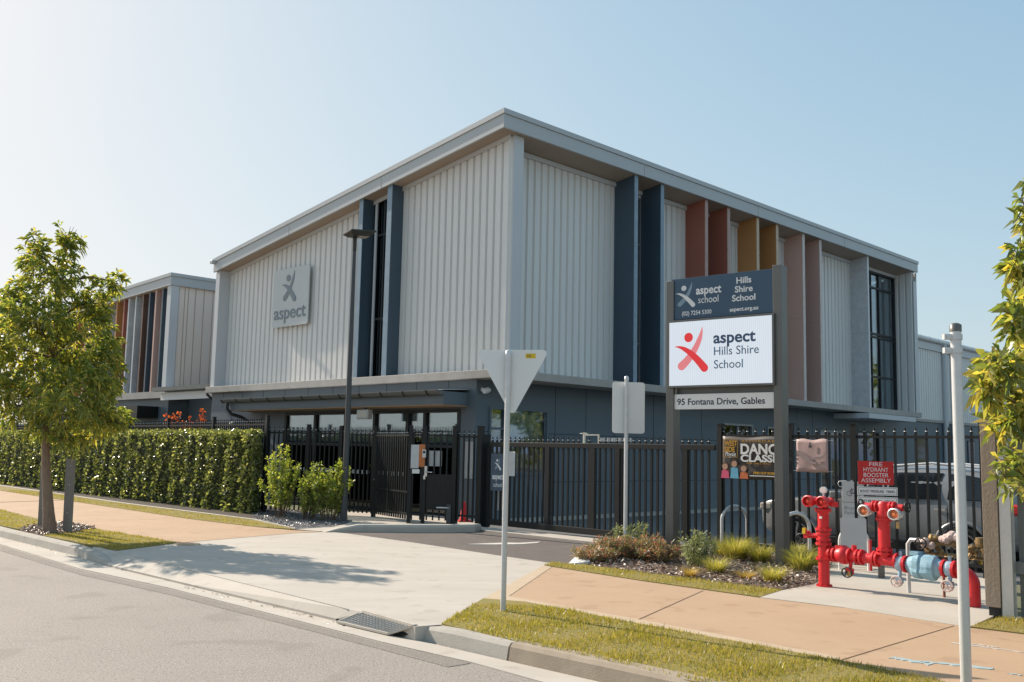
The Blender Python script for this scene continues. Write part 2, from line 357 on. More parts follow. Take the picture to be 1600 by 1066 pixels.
L_CHIP = leaf_mat('wood_chip', [(.08, .055, .042), (.22, .15, .11), (.40, .29, .22), (.58, .47, .39)], .0)
L_STONE = leaf_mat('stone_chip', [(.07, .07, .075), (.16, .16, .165), (.27, .265, .26)], .0)

# ================================================================== THE GROUND
def strip_poly(px, z=0): return [g(x, y, z) for x, y in px]
MB().prism([(-900, -700), (900, -700), (900, 900), (-900, 900)], -.9, -.22).build('ground', M['soil'], kind='structure')
ZR = -.13
# the road (asphalt), its near edge runs behind the camera
edge = [g(x, y, ZR) for x, y in ((0, 851), (127, 890), (262, 919), (600, 1005), (740, 1037), (844, 1066))]
dl = (edge[0]-edge[1]).normalized(); dr = (edge[-1]-edge[-2]).normalized()
roadpoly = [edge[0]+dl*70+Vector((.5, .5, 0))] + [e+Vector((.35, .35, 0)) for e in edge] + [edge[-1]+dr*60+Vector((.35, .35, 0)), Vector((60, -60, 0)), Vector((-90, -60, 0))]
MB().prism(roadpoly, -.21, ZR).build('road', M['asphalt'], kind='structure')
# darker patch of newer asphalt along the gutter
patch = [g(x, y, ZR) for x, y in ((0, 853), (127, 892), (262, 921), (600, 1007), (735, 1037), (700, 1043), (480, 985), (262, 929), (127, 899), (0, 861))]
MB().prism(patch, -.2, ZR+.004).build('road_patch', M['asphalt_strip'], kind='structure')
# gutter pan
inner = [g(x, y, ZR) for x, y in ((0, 840), (112, 868), (180, 889), (525, 972), (608, 992), (792, 1034), (853, 1048))]
di = (inner[-1]-inner[-2]).normalized()
gp = [inner[0]+dl*60] + inner + [inner[-1]+di*50] + [edge[-1]+dr*50] + edge[::-1] + [edge[0]+dl*60]
MB().prism(gp, -.2, ZR+.008).build('gutter', M['concrete'], kind='structure')
# verge base under everything behind the kerb
KB = Vector((.10, .10, 0))                   # behind the kerb's back edge line
base = [inner[0]+dl*60+KB, inner[0]+KB, inner[1]+KB, g(165, 858), g(544, 952), g(649, 978), g(690, 975), inner[5]+KB, inner[6]+KB, inner[6]+di*50+KB, Vector((70, -10, 0)), Vector((80, 120, 0)), Vector((-120, 120, 0))]
BASE_TOP = -.03
def clampz(p): return Vector((p[0], p[1], 0))
verge_poly = [clampz(p) for p in base]
# main verge stops at the fence line; the yard behind lies a little lower
GL0, GL1 = g(760, 823), g(1540, 905)
gdir = (GL1-GL0).normalized(); gnrm = Vector((-gdir.y, gdir.x, 0))
front = [clampz(p) for p in base[:-3]] + [GL1+gdir*45, GL1+gdir*.2+gnrm*.1, GL0+gnrm*.1, g(709, 820)+Vector((.2, .3, 0)), Vector((-.75, 22.4, 0)), Vector((-9.9, 31.6, 0)), Vector((-50, 72, 0))]
MB().prism(front, -.25, BASE_TOP).build('verge_soil', M['soil'], kind='structure')
yard = [GL0+gnrm*.1, GL1+gnrm*.1+gdir*40, Vector((75, 30, 0)), Vector((60, 90, 0)), Vector((-40, 90, 0)), Vector((-9.9, 31.6, 0)), Vector((-.75, 22.4, 0)), g(709, 820)+Vector((.2, .3, 0))]
MB().prism(yard, -.6, -.034).build('yard_asphalt', M['asphalt_yard'], kind='structure')

def slab(name, px, top, m, bottom=-.25):
    return MB().prism(strip_poly(px), bottom, top).build(name, M[m], kind='structure')
# driveway slab and its ramp down to the gutter lip
slab('driveway', ((165, 858), (182, 861), (275, 849), (334, 844), (465, 833), (512, 831), (536, 833), (640, 847), (782, 868.5), (872, 881.5), (850, 884.5), (755, 936.5), (690, 976), (649, 979), (569, 957), (544, 952)), 0, 'concrete')
lip = [g(138, 875.5, ZR), g(165, 884, ZR), g(180, 889, ZR), g(300, 918, ZR), g(525, 972, ZR)]
rampback = [g(146, 853), g(165, 858), g(210, 869.5), g(330, 899.5), g(544, 952)]
mb = MB()
for i in range(4):
    a, b_, c, d = lip[i], lip[i+1], rampback[i+1], rampback[i]
    a = Vector((a.x, a.y, -.098)); b_ = Vector((b_.x, b_.y, -.098))
    mb.quad(a, b_, c, d); mb.quad(a-Vector((0, 0, .1)), b_-Vector((0, 0, .1)), b_, a)
a, b_ = g(525, 972, ZR), g(544, 952); c, d = g(569, 957), g(531, 973, ZR)
mb.add([Vector((a.x, a.y, -.098)), Vector((d.x, d.y, -.098)), c, b_], [(0, 1, 2, 3)])
mb.build('driveway_ramp', M['concrete'], kind='structure')
# asphalt apron in front of the gate
slab('apron', ((536, 833), (560, 829), (700, 829.5), (752, 830), (760, 828), (1000, 856), (990, 868), (925, 882), (905, 883), (872, 881.5), (782, 868.5), (640, 847)), -.006, 'asphalt_new')
slab('threshold', ((752, 824), (968, 846), (1010, 851), (1010, 857), (968, 852.5), (752, 829)), .012, 'concrete')
# footpaths
slab('footpath', ((-300, 713), (0, 767), (300, 812), (400, 824), (460, 829), (500, 831), (465, 833), (334, 844), (276, 849), (130, 825), (60, 812), (0, 797), (-300, 733)), .004, 'path')
slab('footpath_right', ((780, 937), (852, 885), (1000, 908.5), (1187, 935), (1320, 951), (1515, 982), (1600, 992.5), (1900, 1034), (1900, 1160), (1442, 1061), (1311, 1034), (1000, 977)), .006, 'path')
slab('path_border', ((755, 936.5), (850, 884.5), (862, 887), (795, 933), (1000, 970), (1311, 1028), (1311, 1034), (1000, 977), (820, 942)), .010, 'path_edge')
slab('path_joint', ((995, 970), (1098, 924), (1099, 924.2), (996.4, 970.4)), .0095, 'joint_path')
slab('path_joint', ((1311, 1033.5), (1490, 979), (1491, 979.3), (1313, 1033.9)), .0095, 'joint_path')
slab('path_joint', ((0, 785), (110, 781), (110, 781.5), (0, 785.6)), .0075, 'joint_path')
slab('driveway_joint', ((210, 869.2), (544, 951.6), (544, 952.4), (210, 870)), .004, 'concrete_old')
# hydrant pad, and the paving behind it
slab('hydrant_pad', ((1187, 935), (1222, 924), (1272, 914), (1290, 893), (1300, 880), (1545, 903), (1562, 960), (1515, 982), (1320, 951)), .012, 'pad')
# lawns
LAWN = {'lawn_left': ((-300, 733), (0, 797), (60, 812), (62, 820), (30, 828), (0, 822), (-300, 745)),
        'lawn_patch': ((66, 838), (117, 833), (150, 827.5), (276, 849), (182, 861), (168, 858)),
        'lawn_strip': ((-300, 708), (0, 760), (200, 789), (398, 814), (460, 828), (400, 824), (300, 812), (0, 767), (-300, 713)),
        'lawn_right': ((690, 976.5), (755, 937), (820, 942), (1000, 977), (1311, 1034), (1442, 1061), (1900, 1160), (1900, 1270), (1075, 1066), (1000, 1047.5), (812, 1006.5)),
        'lawn_border': ((850, 884), (862, 881.5), (905, 882.5), (1000, 896), (1222, 923.5), (1187, 934.5), (1000, 908)),
        'lawn_corner': ((1515, 981), (1562, 967), (1900, 1000), (1900, 1032), (1600, 992))}
for n, p in LAWN.items(): slab(n, p, .014, 'lawn')
slab('mulch_bed', ((905, 882), (985, 868), (1010, 853), (1122, 863), (1300, 880), (1288, 905), (1272, 914), (1222, 923), (1000, 895.5)), .016, 'mulch')
slab('tree_bed', ((30, 827), (64, 820), (100, 818), (150, 826), (117, 833), (66, 837.5), (44, 834)), .012, 'mulch')
slab('hedge_bed', ((-300, 690), (0, 752), (400, 792), (398, 813), (200, 788), (0, 759), (-300, 707)), .008, 'soil_dark')
slab('gravel_bed', ((398, 792), (540, 808), (545, 818), (520, 824), (460, 827), (398, 813)), .010, 'gravel')
slab('bed_edging', ((-300, 707.4), (0, 759), (200, 788), (398, 813), (460, 827), (461, 828), (398, 814.2), (200, 789.2), (0, 760.2), (-300, 708.4)), .03, 'concrete')
slab('entry_paving', ((545, 818), (520, 824), (461, 827.5), (500, 831), (512, 829), (545, 821), (640, 819), (752, 824), (740, 805), (540, 800)), .008, 'pad')

# kerbs: a profile swept along the gutter line
def kerb(name, pts, hs, m, w=.17):
    # pts: bottom front points; hs: height over the gutter at each
    mb = MB(); rows = []
    for i, p in enumerate(pts):
        t = (pts[min(i+1, len(pts)-1)]-pts[max(i-1, 0)]); t.z = 0; t.normalize(); n = Vector((-t.y, t.x, 0))
        if n.y < 0: n = -n
        h = hs[i]; b0 = ZR+.0
        rows.append([p+Vector((0, 0, -.1)), Vector((p.x, p.y, b0))+n*.0, Vector((p.x, p.y, b0+h*.8))+n*.022, Vector((p.x, p.y, b0+h))+n*.05, Vector((p.x, p.y, b0+h+.004))+n*w, Vector((p.x, p.y, -.25))+n*w])
    k = len(rows[0]); vs = [v for r_ in rows for v in r_]; fs = []
    for i in range(len(rows)-1):
        for j in range(k-1): fs.append((i*k+j, (i+1)*k+j, (i+1)*k+j+1, i*k+j+1))
    fs += [tuple(range(k)), tuple(range(len(vs)-1, len(vs)-k-1, -1))]
    mb.add(vs, fs); return mb.build(name, M[m], kind='structure')
kerb('kerb', [inner[0]+dl*60, inner[0]+dl*2, inner[0], g(60, 855, ZR), g(104, 866, ZR), g(126, 872, ZR), g(150, 879.5, ZR), g(185, 890.5, ZR)], [.14, .14, .14, .14, .14, .128, .085, .02], 'concrete_old')
q_ = [g(606, 992.5, -.122), g(628, 994, -.122), g(692, 977, .003), g(648, 979.3, -.012)]
MB().add(q_, [(0, 1, 2, 3)]).build('kerb_wing', M['concrete_old'], kind='structure')
kerb('kerb', [g(618, 991.5, ZR), g(634, 994.5, ZR), g(660, 1001, ZR), g(700, 1011, ZR), g(791, 1033.4, ZR)], [.03, .085, .12, .138, .142], 'concrete_old', .2)
kerb('kerb', [g(794, 1034.2, ZR), inner[6], inner[6]+di*2, inner[6]+di*50], [.145]*4, 'kerb_brown', .2)
# concrete kerb nose round the lamp post island
pts = [g(x, y) for x, y in ((508, 832), (530, 831.5), (560, 831), (640, 832), (700, 832), (742, 831), (752, 828))]
mb = MB(); rows = []
for i, p in enumerate(pts):
    t = (pts[min(i+1, len(pts)-1)]-pts[max(i-1, 0)]).normalized(); n = Vector((-t.y, t.x, 0)); h = [.005, .07, .13, .14, .14, .14, .12][i]
    rows.append([p-Vector((0, 0, .1)), p+Vector((0, 0, h*.7)), p+n*.03+Vector((0, 0, h)), p+n*.2+Vector((0, 0, h)), p+n*.24+Vector((0, 0, -.1))])
k = 5; vs = [v for r_ in rows for v in r_]; fs = []
for i in range(len(rows)-1):
    for j in range(k-1): fs.append((i*k+j, (i+1)*k+j, (i+1)*k+j+1, i*k+j+1))
fs += [tuple(range(k)), tuple(range(len(vs)-1, len(vs)-k-1, -1))]
mb.add(vs, fs).build('kerb', M['concrete'], kind='structure')
# pale end of the bed kerb
MB().prism(strip_poly(((888, 883), (922, 883), (916, 876), (903, 872))), -.05, [.02, .05, .10, .06]).build('kerb', M['white'], kind='structure')
MB().prism([p for p in (g(906, 873), g(985, 856), g(1120, 866), g(1120, 868), g(985, 858), g(910, 876))], -.05, .06).build('kerb', M['concrete'], kind='structure')
# paint on the ground
arrow = [(728, 850.5), (790, 848), (812, 848.4), (845, 846.6), (840, 848.6), (815, 850.3), (775, 851)]
slab('road_marking', arrow, .002, 'paint_white', -.02)
def blotch(px0, px1, w, name, m, n=16, seed=1):
    rd = random.Random(seed); mb = MB(); a, b_ = g(*px0), g(*px1); t = (b_-a).normalized(); nn = Vector((-t.y, t.x, 0)); L_ = (b_-a).length
    up = []; dn = []
    for i in range(n+1):
        c = a+t*L_*i/n; up.append(c+nn*w*rd.uniform(.15, 1)); dn.append(c-nn*w*rd.uniform(.15, 1))
    mb.prism(up+dn[::-1], -.01, .0105).build(name, M[m], kind='structure')
blotch((1394, 1029), (1455, 1040), .06, 'ground_paint', 'paint_blue', 12, 2); blotch((1440, 1035), (1552, 1047), .05, 'ground_paint', 'paint_blue', 18, 3)
blotch((1574, 1054), (1596, 1057), .02, 'ground_paint', 'paint_blue', 8, 4)
blotch((1486, 1006), (1600, 1021), .02, 'ground_paint', 'paint_white', 14, 5); blotch((1520, 1008), (1560, 1013), .02, 'ground_paint', 'paint_white', 14, 8)
# pale footing strip along the foot of the school wall is added with the building

# ================================================================== THE SCHOOL BUILDING
TH = .7819
BV = Vector((math.sin(TH), math.cos(TH), 0)); BU = Vector((-math.cos(TH), math.sin(TH), 0))
BC = Vector((-.2961, 22.0, 0)); BROT = math.atan2(math.cos(TH), math.sin(TH))
def bl(x, y, z=0): return BC + BV*x + BU*y + Vector((0, 0, z))          # building coordinates -> world
LX, LY = 23.6, 13.43                       # length of the right and left faces
ZT, ZF, ZB0, ZB1 = 9.532, 9.085, 3.234, 3.43   # roof top and soffit at the corner, concrete band
SL = .1415                                 # the skillion roof falls along the left face
XA, YA = .475, .80                         # cladding planes
school = thing('school_building', 'two storey pale ribbed metal clad school block with coloured fins and dark lower walls', 'building', BC, BROT)
def ribsheet(mb, along, a0, a1, plane, z0, z1, outv, pitch=.257, d=.058, sl=0.0):
    n = max(1, int(round((a1-a0)/pitch))); st = (a1-a0)/n; prof = []
    for i in range(n):
        s = a0+i*st
        prof += [(s, 0), (s+st*.20, 0), (s+st*.27, d), (s+st*.93, d)]
    prof.append((a1, 0))
    lo, hi = [], []
    for s, o in prof:
        q = plane+outv*o
        p = (s, q) if along == 'x' else (q, s)
        lo.append((p[0], p[1], z0)); hi.append((p[0], p[1], z1-(sl*s if along == 'y' else 0)))
    m = len(prof); flip = (along == 'x') == (outv > 0)
    fs = [((i+1, i, m+i, m+i+1) if flip else (i, i+1, m+i+1, m+i)) for i in range(m-1)]
    mb.add(lo+hi, fs)
def sprism(mb, poly, z0, z1):               # prism whose bottom and top follow the roof slope
    area = sum(poly[i][0]*poly[(i+1) % len(poly)][1]-poly[(i+1) % len(poly)][0]*poly[i][1] for i in range(len(poly)))
    if area < 0: poly = poly[::-1]
    return mb.prism(poly, [z0-SL*p[1] for p in poly], [z1-SL*p[1] for p in poly])
def sbox(a, b_, flat=True):                 # box with a sloping top (and a flat bottom)
    mb = MB(); x0, y0, z0 = a; x1, y1, z1 = b_
    P = [(x0, y0), (x1, y0), (x1, y1), (x0, y1)]
    return mb.prism(P, z0 if flat else [z0-SL*p[1] for p in P], [z1-SL*p[1] for p in P])
# roof, fascia, soffit
sprism(MB(), [(.06, .06), (LX-.06, .06), (LX-.06, LY-.06), (.06, LY-.06)], ZF+.06, ZT-.06).build('roof', M['roof'], school)
def ring(o, i, z0, z1):                     # L-shaped board round the two seen faces
    return sprism(MB(), [(o, o), (LX-o, o), (LX-o, i), (i, i), (i, LY-o), (o, LY-o)], z0, z1)
ring(0, .055, ZF, ZT-.125).build('fascia', M['fascia'], school)
ring(-.03, .05, ZT-.12, ZT).build('roof_capping', M['fascia'], school)
MB().box((-.14, LY-.16, ZT-.18-SL*LY), (.0, LY+.02, ZT-.06-SL*LY)).build('gutter_end', M['fascia'], school, bevel=.02)
sprism(MB(), [(.05, .05), (LX-.05, .05), (LX-.05, YA+.3), (XA+.3, YA+.3), (XA+.3, LY-.05), (.05, LY-.05)], ZF+.015, ZF+.05).build('soffit', M['soffit'], school)
for y in (4.6, 9.0): sbox((-.004, y, ZF+.005), (0, y+.012, ZT-.13), False).build('fascia_joint', M['soffit'], school)
for x in (5.4, 11.3, 17.2): MB().box((x, -.004, ZF+.005), (x+.012, 0, ZT-.13)).build('fascia_joint', M['soffit'], school)
# concrete band between storeys
mb = MB().prism([(0, 0), (LX+.02, 0), (LX+.02, YA+.1), (XA+.1, YA+.1), (XA+.1, LY+.1), (0, LY+.1)], ZB0, ZB1); mb.build('concrete_band', M['band'], school, bevel=.012)
# structural core: inner walls seen only through glass
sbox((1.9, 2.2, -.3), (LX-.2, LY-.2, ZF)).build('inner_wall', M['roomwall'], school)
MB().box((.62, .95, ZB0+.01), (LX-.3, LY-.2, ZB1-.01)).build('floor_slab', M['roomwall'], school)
# corner post and end walls
sbox((XA+.06, .18, ZB1), (.87, YA+.02, ZF+.01)).build('corner_post', M['trim'], school)
sbox((.10, LY-.26, ZB1), (XA+.1, LY-.02, ZF+.01)).build('end_wall', M['trim'], school)
MB().box((LX-.34, .06, ZB1), (LX-.02, 3, ZF-.4)).build('end_wall', M['trim'], school)
mb = MB()
ribsheet(mb, 'y', .06, 1.2, LX-.34, ZB1, ZF, -1, .28, .03, SL); ribsheet(mb, 'y', .06, 3.0, LX-.02, ZB1, ZF, 1, .28, .03, SL)
mb.build('end_cladding', M['clad'], school)
# ribbed cladding
def clad_left(y0, y1):
    mb = MB(); ribsheet(mb, 'y', y0, y1, XA+.058, ZB1, ZF, -1, sl=SL); mb.build('cladding', M['clad'], school)
def clad_right(x0, x1, z0=ZB1, z1=ZF-.11):
    mb = MB(); ribsheet(mb, 'x', x0, x1, YA+.058, z0, z1, -1); mb.build('cladding', M['clad'], school)
clad_left(.22, 4.24); clad_left(5.64, LY-.26)
FR = [(5.11, 'navy'), (6.30, 'navy'), (8.49, 'rust'), (9.69, 'rust'), (11.38, 'orange'), (12.58, 'orange'), (14.32, 'pink'), (15.51, 'pink'), (19.22, 'finwhite')]
clad_right(.87, 5.2); clad_right(6.40, 8.58); clad_right(9.79, 11.48); clad_right(12.68, 14.42); clad_right(15.61, 19.3)
for x0, x1 in ((5.2, 6.4), (8.58, 9.79), (11.48, 12.68), (14.42, 15.61)): clad_right(x0, x1, 8.78)
clad_right(19.3, LX-.36, 8.82)
MB().box((.87, YA-.06, ZF-.22), (LX-.36, YA+.05, ZF-.105)).build('flashing', M['trim'], school)
sbox((XA-.045, .22, ZF-.10), (XA-.02, LY-.26, ZF+.01), False).build('flashing', M['trim'], school)
# narrow upper windows between the fins
def slim_window_right(x0, x1, z0=ZB1, z1=8.78):
    f = MB().box((x0, YA-.02, z0), (x0+.05, YA+.08, z1)).box((x1-.05, YA-.02, z0), (x1, YA+.08, z1)).box((x0+.05, YA-.02, z1-.05), (x1-.05, YA+.08, z1)).box((x0+.05, YA-.02, z0), (x1-.05, YA+.08, z0+.05))
    for z in (4.6, 7.4): f.box((x0+.05, YA+.0, z), (x1-.05, YA+.07, z+.05))
    w = f.build('window', M['frame_light'], school)
    MB().box((x0+.05, YA+.035, z0+.05), (x1-.05, YA+.045, z1-.05)).build('pane', M['glass_dark'], w)
for x0, x1 in ((5.26, 6.29), (8.64, 9.68), (11.53, 12.57), (14.47, 15.5)): slim_window_right(x0, x1)
y0, y1 = 4.44, 5.46
f = sbox((XA-.02, y0, ZB1), (XA+.08, y0+.06, ZF-.12)); f.v += sbox((XA-.02, y1-.06, ZB1), (XA+.08, y1, ZF-.12)).v; f.f += [tuple(i+8 for i in q) for q in f.f]; f.sm += f.sm
for z in (5.0, 7.3): f.box((XA-.015, y0+.06, z), (XA+.07, y1-.06, z+.06))
f.box((XA-.012, 4.98, ZB1), (XA+.07, 5.03, 8.28))
w = f.build('window', M['frame'], school); sbox((XA+.035, y0+.06, ZB1), (XA+.045, y1-.06, ZF-.12)).build('pane', M['glass_dark'], w)
sbox((XA-.06, 5.28, ZB1), (XA-.022, 5.36, ZF-.1)).build('window_reveal', M['trim'], school)
# fins
for xo, m in FR:
    wd = .145 if m != 'finwhite' else .11
    f_ = MB().box((xo, .115, ZB1), (xo+wd, YA+.03, ZF-.005)).build('fin', M[m], school)
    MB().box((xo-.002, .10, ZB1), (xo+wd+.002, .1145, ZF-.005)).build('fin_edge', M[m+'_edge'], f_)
for y0, y1 in ((4.23, 4.42), (5.48, 5.65)):
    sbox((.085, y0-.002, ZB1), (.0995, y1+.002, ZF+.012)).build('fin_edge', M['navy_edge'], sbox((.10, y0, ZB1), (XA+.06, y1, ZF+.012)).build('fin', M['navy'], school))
for xo in (14.32, 15.51, 19.22): MB().box((xo-.003, .12, 6.2), (xo, YA-.04, 6.212)).build('fin_joint', M['soffit'], school)
# large upper window near the right end
x0, x1, z0, z1 = 19.36, 23.16, ZB1+.06, 8.80
f = MB().box((x0, YA-.03, z0-.06), (x1, YA+.08, z0)).box((x0, YA-.03, z1), (x1, YA+.08, z1+.06)).box((x0, YA-.03, z0), (x0+.06, YA+.08, z1)).box((x1-.06, YA-.03, z0), (x1, YA+.08, z1))
for x in (21.0, 21.7): f.box((x, YA-.01, z0), (x+.055, YA+.07, z1))
for z in (4.7, 6.25, 8.2): f.box((x0+.06, YA-.012, z), (x1-.06, YA+.068, z+.07))
f.box((x0+.06, YA-.012, 6.37), (x1-.06, YA+.068, 6.45))
w = f.build('window', M['frame'], school); MB().box((x0+.06, YA+.03, z0), (x1-.06, YA+.04, z1)).build('pane', M['glass_clear'], w)
for x, wd in ((19.45, 1.3), (20.9, .4), (21.95, .3), (22.5, .35)): MB().box((x, YA+.10, z0), (x+wd, YA+.13, z1)).build('curtain', M['finwhite'], w)
# ground floor walls
XG, YG = .20, .92
def wl(y0, y1, z0, z1, mb): mb.box((XG, y0, z0), (XG+.25, y1, z1))
mb = MB(); wl(YG, 1.5, -.4, ZB0, mb); wl(1.5, 9.0, 2.55, ZB0, mb); wl(9.0, LY, -.4, ZB0, mb)
GW = [(.62, 2.68, 1.0, 2.62), (10.62, 12.4, .9, 2.58), (13.3, 14.4, .9, 2.55), (16.9, 18.6, .4, 2.55), (19.6, 21.7, -.03, 2.6)]
xs = XG+.25
for x0, x1, z0, z1 in GW:
    mb.box((xs, YG, -.4), (x0, YG+.25, ZB0)); mb.box((x0, YG, z1), (x1, YG+.25, ZB0)); mb.box((x0, YG, -.4), (x1, YG+.25, z0)); xs = x1
mb.box((xs, YG, -.4), (LX, YG+.25, ZB0)); mb.box((LX-.25, YG+.25, -.4), (LX, 4, ZB0))
mb.build('ground_floor_wall', M['wall'], school)
def jt(a, b_, par=None, m='joint'): return MB().box(a, b_).build('panel_joint', M[m], par or school)
for x in (2.95, 4.15, 5.35, 5.9, 7.1, 8.3, 9.5, 15.3, 16.4): jt((x, YG-.003, -.1), (x+.014, YG, ZB0))
for a, b_ in ((.4, .62), (2.68, 10.62), (12.4, 13.3), (14.4, 16.9), (21.7, 23)): jt((a, YG-.003, 2.02), (b_, YG, 2.034)); jt((a, YG-.003, .82), (b_, YG, .834))
for y in (1.9, 3.1, 4.3, 5.5, 6.7, 7.9, 9.1, 10.3, 11.5, 12.7): jt((XG-.003, y, 2.75), (XG, y+.014, ZB0))
for y in (10.3, 12.1): jt((XG-.003, y, 0), (XG, y+.014, 2.5))
def gwin(x0, x1, z0, z1, mull=(), trans=(), fm='frame_light', gm_='glass'):
    f = MB().box((x0, YG-.04, z1-.06), (x1, YG+.1, z1)).box((x0, YG-.04, z0), (x1, YG+.1, z0+.06)).box((x0, YG-.04, z0+.06), (x0+.06, YG+.1, z1-.06)).box((x1-.06, YG-.04, z0+.06), (x1, YG+.1, z1-.06))
    for x in mull: f.box((x, YG-.02, z0+.06), (x+.05, YG+.08, z1-.06))
    for z, a, b_ in trans: f.box((a, YG-.018, z), (b_, YG+.078, z+.05))
    w = f.build('window', M[fm], school); MB().box((x0+.06, YG+.03, z0+.06), (x1-.06, YG+.04, z1-.06)).build('pane', M[gm_], w); return w
w = gwin(*GW[0], mull=(1.12,), trans=((2.08, .68, 1.12),), fm='wall', gm_='glass_clear'); MB().box((1.2, YG+.12, 1.75), (2.6, YG+.13, 2.55)).build('blind', M['blind'], w)
gwin(*GW[1], mull=(11.5,)); gwin(*GW[2]); gwin(*GW[3], mull=(17.7,))
w = gwin(*GW[4], mull=(20.6,), fm='frame')
# glazed entrance wall under the canopy
ys = [1.5, 2.75, 3.42, 4.78, 6.06, 7.5, 9.0]
f = MB()
for y in ys: f.box((XG-.02, y-.05, -.05), (XG+.12, y+.05, 2.55))
for a, b_ in zip(ys[:-1], ys[1:]):
    f.box((XG-.018, a+.05, 2.47), (XG+.11, b_-.05, 2.545)); f.box((XG-.015, a+.05, 1.62), (XG+.11, b_-.05, 1.70)); f.box((XG-.015, a+.05, -.04), (XG+.11, b_-.05, .04))
w = f.build('entrance_glazing', M['frame'], school)
MB().box((XG+.04, 1.52, .0), (XG+.05, 8.98, 1.64)).build('pane', M['glass_dark'], w); MB().box((XG+.04, 1.52, 1.66), (XG+.05, 8.98, 2.47)).build('pane', M['glass_clear'], w)
for a, b_ in zip(ys[:-1], ys[1:]): MB().box((XG+.09, a+.06, 1.72 if a != 2.75 else 2.16), (XG+.10, b_-.06, 2.46)).build('blind', M['blind'], w)
MB().box((XG+.09, 1.57, .95), (XG+.10, 2.68, 1.6)).build('blind', M['blind'], w)
mb = MB()
for y in np.arange(3.5, 8.8, .21): mb.box((XG+.034, y, .90), (XG+.04, y+.12, 1.0))
mb.build('safety_strip', M['galv'], w)
# canopy over the entrance
cy0, cy1, cx = 1.17, 11.0, -.60
cn = MB().prism([(cx, cy0), (XG-.002, cy0), (XG-.002, cy1), (cx, cy1)], 2.62, 2.92).build('canopy', M['wall'], school)
MB().box((cx+.02, cy0+.02, 2.595), (XG-.01, cy1-.02, 2.618)).build('canopy_soffit', M['timbersoffit'], cn)
gx, gz, gr = cx-.10, 2.93, .10
mb = MB(); n = 8; vs = []
for y in (cy0-.02, cy1+.05):
    for k in range(n+1): q = math.pi+math.pi*k/n; vs.append((gx+gr*math.cos(q), y, gz+gr*math.sin(q)))
mb.add(vs, [(i, i+1, n+2+i, n+1+i) for i in range(n)], True); mb.add(vs[:n+1], [tuple(range(n+1))]); mb.add(vs[n+1:], [tuple(range(n, -1, -1))])
mb.box((gx-gr-.008, cy0-.02, gz-.005), (gx-gr+.01, cy1+.05, gz+.018))
mb.build('gutter', M['gutter'], cn)
mb = MB()
for y in np.arange(cy0+.35, cy1, .86):
    for k in range(6):
        q0 = math.pi+math.pi*k/6; q1 = math.pi+math.pi*(k+1)/6
        a = (gx+(gr+.016)*math.cos(q0), gz+.004+(gr+.016)*math.sin(q0)); b_ = (gx+(gr+.016)*math.cos(q1), gz+.004+(gr+.016)*math.sin(q1))
        mb.add([(a[0], y, a[1]), (a[0], y+.06, a[1]), (b_[0], y+.06, b_[1]), (b_[0], y, b_[1])], [(0, 1, 2, 3)])
mb.build('gutter_brackets', M['black'], cn)
mb = MB().add([(cx-.04, cy0, 2.96), (XG, cy0, 3.01), (XG, cy1, 3.01), (cx-.04, cy1, 2.96), (cx-.04, cy0, 2.945), (XG, cy0, 2.995), (XG, cy1, 2.995), (cx-.04, cy1, 2.945)], [(0, 1, 2, 3), (7, 6, 5, 4), (0, 4, 5, 1), (3, 2, 6, 7), (0, 3, 7, 4)])
mb.build('canopy_roof', M['trim'], cn)
MB().tube([(gx, cy1-.2, 2.84), (gx, cy1-.2, 2.66), (gx+.15, cy1-.2, 2.5), (gx+.5, cy1-.2, 2.42), (XG-.07, cy1-.2, 2.25), (XG-.07, cy1-.2, 0)], .05, 10).build('downpipe', M['char'], cn)
# small canopy over the side door
MB().box((18.0, -.42, 3.0), (22.0, YG-.002, 3.18)).build('side_canopy', M['trim'], school)
mb = MB()
for x in (18.5, 20.6): MB().lathe([(.07, 2.985), (.07, 2.999)], 12, Matrix.Translation((x, .1, 0))).build('downlight', M['lens'], school)
# footing strip
MB().prism([(.1, YG-.02), (.1, YG-.95), (LX+20, YG-.95), (LX+20, YG-.02)], -.3, -.024).build('wall_footing', M['pad'], school)

# ---- the lettered panel on the left face
def swoosh(mb, pts, w, mtx, z=0.0, t=.012, n=24):
    # smooth tapering stroke through control points (x, y) with half widths w
    P = np.array(pts, float); W = np.array(w, float); ts = np.linspace(0, 1, len(P)); q = np.linspace(0, 1, n)
    def cub(v):
        c = np.polyfit(ts, v, min(3, len(ts)-1)); return np.polyval(c, q)
    X, Y, H = cub(P[:, 0]), cub(P[:, 1]), np.maximum(np.interp(q, ts, W), .0005)
    dx, dy = np.gradient(X), np.gradient(Y); l = np.hypot(dx, dy); nx, ny = -dy/l, dx/l
    L_ = [(X[i]+nx[i]*H[i], Y[i]+ny[i]*H[i]) for i in range(n)]; R_ = [(X[i]-nx[i]*H[i], Y[i]-ny[i]*H[i]) for i in range(n)]
    a0 = math.atan2(ny[-1], nx[-1]); cap = [(X[-1]+H[-1]*math.cos(a0-math.pi*k/8), Y[-1]+H[-1]*math.sin(a0-math.pi*k/8)) for k in range(1, 8)]
    poly = L_+cap+R_[::-1]
    m = len(poly); vs = [mtx @ Vector((x, y, z)) for x, y in poly]+[mtx @ Vector((x, y, z+t)) for x, y in poly]
    # strip faces keep concave outlines safe
    fs = []
    for i in range(n-1):
        l0, l1, r0, r1 = i, i+1, m-1-i, m-2-i
        fs += [(m+l0, m+r0, m+r1, m+l1)]
    fs += [tuple(m+j for j in [n-1]+[m-n]+list(range(m-n-1, n-1, -1)))]
    fs += [(i, (i+1) % m, m+(i+1) % m, m+i) for i in range(m)]
    mb.add(vs, fs)
